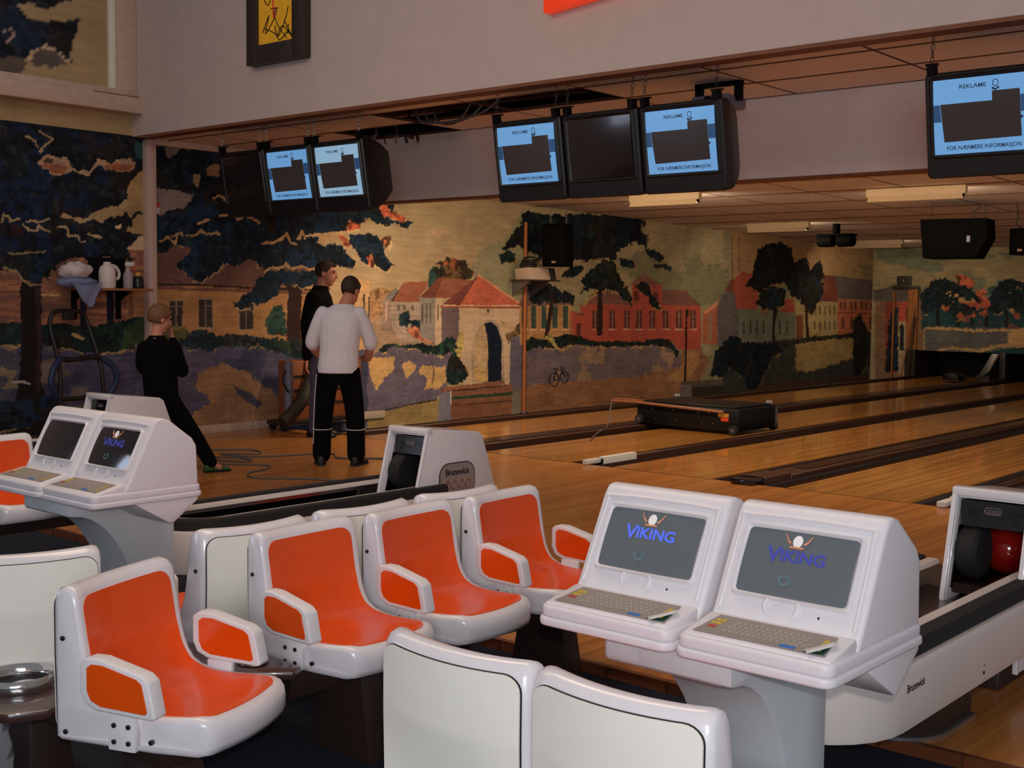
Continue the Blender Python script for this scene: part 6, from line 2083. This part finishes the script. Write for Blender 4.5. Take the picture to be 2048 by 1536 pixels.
def hair(T, m, parent, front=.035, low=-.05, top=1.09, s=1.0):
    """cap of short hair over crown and back of the head"""
    rings = []
    for i in range(11):
        t = math.pi / 2 - (math.pi / 2 + .75) * i / 10
        ring = []
        for j in range(24):
            a = 2 * math.pi * j / 24
            x = -.008 + .098 * top * math.cos(t) * math.cos(a)
            y = .077 * top * math.cos(t) * math.sin(a)
            z = .025 + .095 * top * math.sin(t)
            fr = max(0, math.cos(a))
            zl = low + (0.085 - low) * min(1, fr * 1.25)      # hairline rises to the forehead
            z = max(z, zl + .006 * math.sin(7 * a))
            k = 1 + .02 * math.sin(11 * a + 3 * i)
            ring.append((x * k, y * k, z))
        rings.append(ring)
    o = MB().loft(rings, True, T).build('hair', m, parent, angle=180)
    return o


def hand(mb, w, d, nrm, s=1.0, curl=.5):
    """w wrist point, d pointing direction, nrm palm normal; five separate bent fingers"""
    d, nrm = Vector(d).normalized(), Vector(nrm).normalized()
    sd = d.cross(nrm).normalized()
    nrm = sd.cross(d)
    w = Vector(w)
    c = w + d * .048 * s
    mb.tube([w, w + d * .03 * s, w + d * .065 * s, w + d * .088 * s], [(.015 * s, .024 * s), (.015 * s, .036 * s), (.014 * s, .041 * s), (.011 * s, .038 * s)], 10, None, tuple(nrm))
    for k, (o, L) in enumerate(((-.031, .066), (-.0105, .076), (.0105, .071), (.031, .056))):
        b = w + d * .080 * s + sd * o * s
        p1 = b + d * L * .45 * s + nrm * curl * .008 * s
        p2 = p1 + (d * (1 - .5 * curl) + nrm * curl).normalized() * L * .33 * s
        p3 = p2 + (d * (1 - curl) + nrm * curl * 1.3).normalized() * L * .27 * s
        mb.tube([b, p1, p2, p3], [.0092 * s, .0088 * s, .008 * s, .0064 * s], 7)
    b = w + d * .028 * s + sd * -.032 * s
    p1 = b + (d * .55 - sd * .8 + nrm * .25).normalized() * .034 * s
    p2 = p1 + (d * .9 - sd * .25 + nrm * .35).normalized() * .028 * s
    mb.tube([b, p1, p2], [.0115 * s, .0105 * s, .0075 * s], 7)


def shoe(parent, c, ang, L=.28, m='shoe_black', s=1.0):
    T = Matrix.Translation(c) @ Matrix.Rotation(ang, 4, 'Z') @ Matrix.Scale(s, 4)
    rings = []
    for (x, w, h, z0) in ((-.085, .028, .07, .0), (-.07, .037, .10, 0), (-.03, .040, .105, 0), (.02, .042, .085, 0), (.08, .048, .062, 0), (.14, .046, .05, 0), (.175, .032, .04, 0), (.19, .014, .026, 0)):
        rings.append([(x, w * math.cos(a), z0 + h * (.5 + .5 * math.sin(a)) if math.sin(a) > -.55 else z0) for a in [2 * math.pi * k / 14 for k in range(14)]])
    up = MB().loft(rings, True, T).build('shoe', m, parent, angle=80)
    sole = [[(x, (w + .004) * math.cos(a), (-.0 if math.sin(a) < 0 else .018)) for a in [2 * math.pi * k / 14 for k in range(14)]] for (x, w) in ((-.09, .03), (-.05, .042), (.03, .045), (.1, .051), (.16, .044), (.194, .016))]
    MB().loft(sole, True, T).build('sole', 'rubber', up)


ROTP = (0, 0, YAW)

# ---- man in the white T-shirt, back to us, bending his head
b = MB()
Hp = (.095, .155, 1.600)
TH = head(b, Hp, R(62), R(22), 1.06)
limb(b, [(.02, .07, 1.40), (.05, .10, 1.47), (.080, .135, 1.535)], [.075, .060, .058])
torso(b, [(.86, 0, 0, .15, .10), (1.0, 0, 0, .15, .10), (1.2, .01, .02, .16, .105), (1.36, .02, .05, .165, .10), (1.44, .02, .075, .10, .07)])
limb(b, [(-.165, .06, 1.39), (-.245, .08, 1.20), (-.262, .13, 1.06)], [.062, .052, .045])
limb(b, [(-.262, .13, 1.06), (-.215, .24, 1.00), (-.14, .34, .99)], [.045, .042, .030])
limb(b, [(.20, .06, 1.39), (.275, .08, 1.20), (.292, .13, 1.06)], [.062, .052, .045])
limb(b, [(.292, .13, 1.06), (.262, .22, .98), (.205, .33, .97)], [.045, .042, .030])
hand(b, (-.14, .34, .99), (.75, .65, 0), (0, 0, -1), 1.05)
hand(b, (.205, .33, .97), (-.7, .7, 0), (0, 0, -1), 1.05)
for s, fx in ((-1, -.165), (1, .175)):
    limb(b, [(s * .085, 0, .90), (fx * .95, .02, .50), (fx, 0, .09)], [.085, .055, .042])
    limb(b, [(fx, 0, .08), (fx + s * .02, .09, .045)], [.040, .032])
man = b.build('person', 'skin')
skin_mods(man, .0075, 3)
man.location = (-8.505, 7.51, 0)
man.scale = (.93, .95, 1)
man.rotation_euler = ROTP
tag(man, 'man in a white T-shirt and black trousers seen from behind', 'person')
hair(TH, 'hair_dark', man, low=-.07, top=1.08)
face_bits(TH, man)
sh = MB()
torso(sh, [(.845, -.005, -.01, .205, .150), (.93, .0, -.01, .200, .146), (1.05, .005, 0, .192, .140), (1.2, .012, .015, .203, .142), (1.32, .018, .04, .212, .138), (1.40, .02, .06, .190, .115), (1.455, .03, .085, .118, .085), (1.475, .035, .09, .085, .072)])
for s, o in ((-1, 0), (1, .03)):
    limb(sh, [(s * .165 + o, .06, 1.385), (s * .222 + o, .07, 1.27), (s * .262 + o, .09, 1.165), (s * .272 + o, .105, 1.115)], [.072, .070, .072, .076])
sh = sh.build('t_shirt', 'shirt_white', man)
skin_mods(sh, .010, 4)
tr = MB()
torso(tr, [(.74, 0, 0, .185, .135), (.82, 0, -.005, .20, .145), (.92, 0, 0, .192, .137), (1.0, 0, 0, .185, .13)])
for s, fx in ((-1, -.165), (1, .175)):
    limb(tr, [(s * .098, 0, .86), (fx * .86, .015, .55), (fx * .97, .01, .30), (fx, 0, .10)], [.118, .098, .090, .092])
tr = tr.build('trousers', 'cloth_black', man)
skin_mods(tr, .010, 4)
pp = MB()
for s, fx in ((-1, -.165), (1, .175)):
    pp.tube([(fx * .97 + .096 * math.cos(a), .01 + .096 * math.sin(a), .335 + .006 * math.sin(a)) for a in [2 * math.pi * k / 20 for k in range(21)]], .004, 5)
pp.tube([(-.205, -.07, .84), (-.225, -.055, .60), (-.235, -.05, .40), (-.240, -.045, .20)], .0045, 5)
pp.build('trouser_piping', 'piping', man)
shoe(man, (-.175, -.01, 0), R(105))
shoe(man, (.185, -.01, 0), R(70))

# ---- man in black, profile, taller, by the wall
b = MB()
TH2 = head(b, (.075, .0, 1.795), R(-8), R(6), 1.10)
limb(b, [(.0, 0, 1.58), (.025, 0, 1.64), (.045, 0, 1.72)], [.085, .066, .062])
torso(b, [(.95, 0, 0, .12, .15), (1.1, 0, 0, .12, .155), (1.35, .0, 0, .13, .17), (1.52, .0, 0, .11, .16), (1.60, .0, 0, .07, .08)])
limb(b, [(-.02, -.20, 1.52), (-.07, -.24, 1.26), (-.06, -.24, 1.02)], [.066, .056, .044])
limb(b, [(-.06, -.24, 1.02), (-.085, -.245, .86)], [.042, .030])
hand(b, (-.085, -.245, .86), (-.05, 0, -1), (1, .2, 0), 1.1, .6)
limb(b, [(.02, .20, 1.52), (.08, .26, 1.28), (.18, .24, 1.10)], [.066, .056, .044])
limb(b, [(.18, .24, 1.10), (.30, .14, 1.12)], [.042, .030])
hand(b, (.30, .14, 1.12), (1, -.3, .1), (0, 0, -1), 1.1, .6)
for s in (-1, 1):
    limb(b, [(0, s * .095, .98), (.01, s * .11, .52), (-.01, s * .115, .10)], [.090, .058, .044])
    limb(b, [(-.01, s * .115, .08), (.09, s * .12, .045)], [.040, .032])
man2 = b.build('person', 'skin')
skin_mods(man2, .0075, 3)
man2.location = (-10.44, 8.93, 0)
man2.scale = (1.06, 1.02, 1)
man2.rotation_euler = ROTP
tag(man2, 'tall man in a black jumper and jeans standing in profile by the mural', 'person')
hair(TH2, 'hair_dark', man2, low=-.04, top=1.05)
face_bits(TH2, man2)
sh = MB()
torso(sh, [(.88, -.005, 0, .150, .190), (1.0, 0, 0, .150, .188), (1.2, .0, 0, .150, .190), (1.4, .0, 0, .155, .200), (1.52, .0, 0, .135, .190), (1.60, .01, 0, .095, .11), (1.66, .02, 0, .075, .078)])
limb(sh, [(-.02, -.195, 1.52), (-.07, -.245, 1.26), (-.065, -.245, 1.02), (-.085, -.25, .89)], [.090, .080, .070, .052])
limb(sh, [(.02, .195, 1.52), (.08, .26, 1.28), (.18, .245, 1.10), (.28, .155, 1.12)], [.090, .080, .070, .052])
sh = sh.build('jumper', 'cloth_black', man2)
skin_mods(sh, .011, 4)
tr = MB()
torso(tr, [(.80, 0, 0, .135, .18), (.90, 0, 0, .14, .185), (1.0, 0, 0, .135, .178)])
for s in (-1, 1):
    limb(tr, [(0, s * .10, .92), (.012, s * .112, .55), (-.01, s * .118, .09)], [.115, .088, .080])
tr = tr.build('jeans', 'denim', man2)
skin_mods(tr, .011, 4)
for s in (-1, 1):
    shoe(man2, (-.01, s * .12, 0), R(-6), s=1.08)

# ---- boy leaning by the ball return, hand at his mouth
b = MB()
TH3 = head(b, (-.105, .03, 1.335), R(40), R(14), .98)
limb(b, [(-.13, .01, 1.16), (-.125, .015, 1.21), (-.115, .02, 1.27)], [.060, .050, .048])
torso(b, [(.62, -.09, 0, .11, .085), (.80, -.10, 0, .115, .085), (1.0, -.115, 0, .13, .09), (1.10, -.12, 0, .125, .085), (1.17, -.125, .0, .07, .06)])
limb(b, [(-.24, .02, 1.08), (-.27, .09, .92), (-.20, .18, .84)], [.048, .042, .035])
limb(b, [(-.20, .18, .84), (-.05, .21, .88)], [.034, .024])
hand(b, (-.05, .21, .88), (1, .1, .15), (0, -1, 0), .85)
limb(b, [(.0, .02, 1.08), (.055, .08, .92), (.055, .14, .87)], [.048, .042, .036])
limb(b, [(.055, .14, .87), (.01, .17, 1.03), (-.035, .165, 1.17)], [.034, .030, .022])
hand(b, (-.035, .165, 1.17), (-.25, -.1, 1), (-.6, -.7, 0), .8, .8)
limb(b, [(-.02, 0, .64), (.16, .03, .36), (.335, .02, .075)], [.075, .052, .036])
limb(b, [(.335, .02, .07), (.40, .05, .038)], [.034, .028])
limb(b, [(-.15, .02, .64), (-.12, .12, .36), (-.09, .10, .075)], [.075, .052, .036])
limb(b, [(-.09, .10, .07), (-.04, .17, .038)], [.034, .028])
boy = b.build('person', 'skin')
skin_mods(boy, .0065, 3)
boy.location = (-9.165, 6.18, 0)
boy.rotation_euler = ROTP
tag(boy, 'fair-haired boy in black with one hand at his mouth', 'person')
hair(TH3, 'hair_fair', boy, low=-.065, top=1.14)
face_bits(TH3, boy)
sh = MB()
torso(sh, [(.56, -.075, 0, .145, .115), (.70, -.09, 0, .150, .115), (.85, -.10, 0, .152, .115), (1.0, -.115, 0, .160, .118), (1.08, -.12, 0, .155, .108), (1.15, -.125, .005, .095, .075), (1.19, -.125, .01, .062, .058)])
limb(sh, [(-.235, .02, 1.075), (-.27, .09, .92), (-.20, .18, .84), (-.08, .205, .87)], [.068, .062, .055, .042])
limb(sh, [(-.005, .02, 1.075), (.058, .08, .92), (.055, .14, .87)], [.068, .062, .056])
limb(sh, [(.055, .14, .87), (.015, .17, 1.02), (-.03, .165, 1.14)], [.054, .048, .038])
sh = sh.build('jumper', 'cloth_black', boy)
skin_mods(sh, .010, 4)
tr = MB()
torso(tr, [(.55, -.075, 0, .135, .105), (.64, -.08, 0, .14, .108), (.72, -.085, 0, .135, .10)])
limb(tr, [(-.02, 0, .62), (.16, .03, .36), (.33, .02, .085)], [.095, .072, .060])
limb(tr, [(-.15, .02, .62), (-.12, .12, .36), (-.09, .10, .085)], [.095, .072, .060])
tr = tr.build('trousers', 'cloth_black', boy)
skin_mods(tr, .010, 4)
shoe(boy, (.345, .03, 0), R(40), m='shoe_green', s=.88)
shoe(boy, (-.085, .11, 0), R(55), m='shoe_green', s=.88)
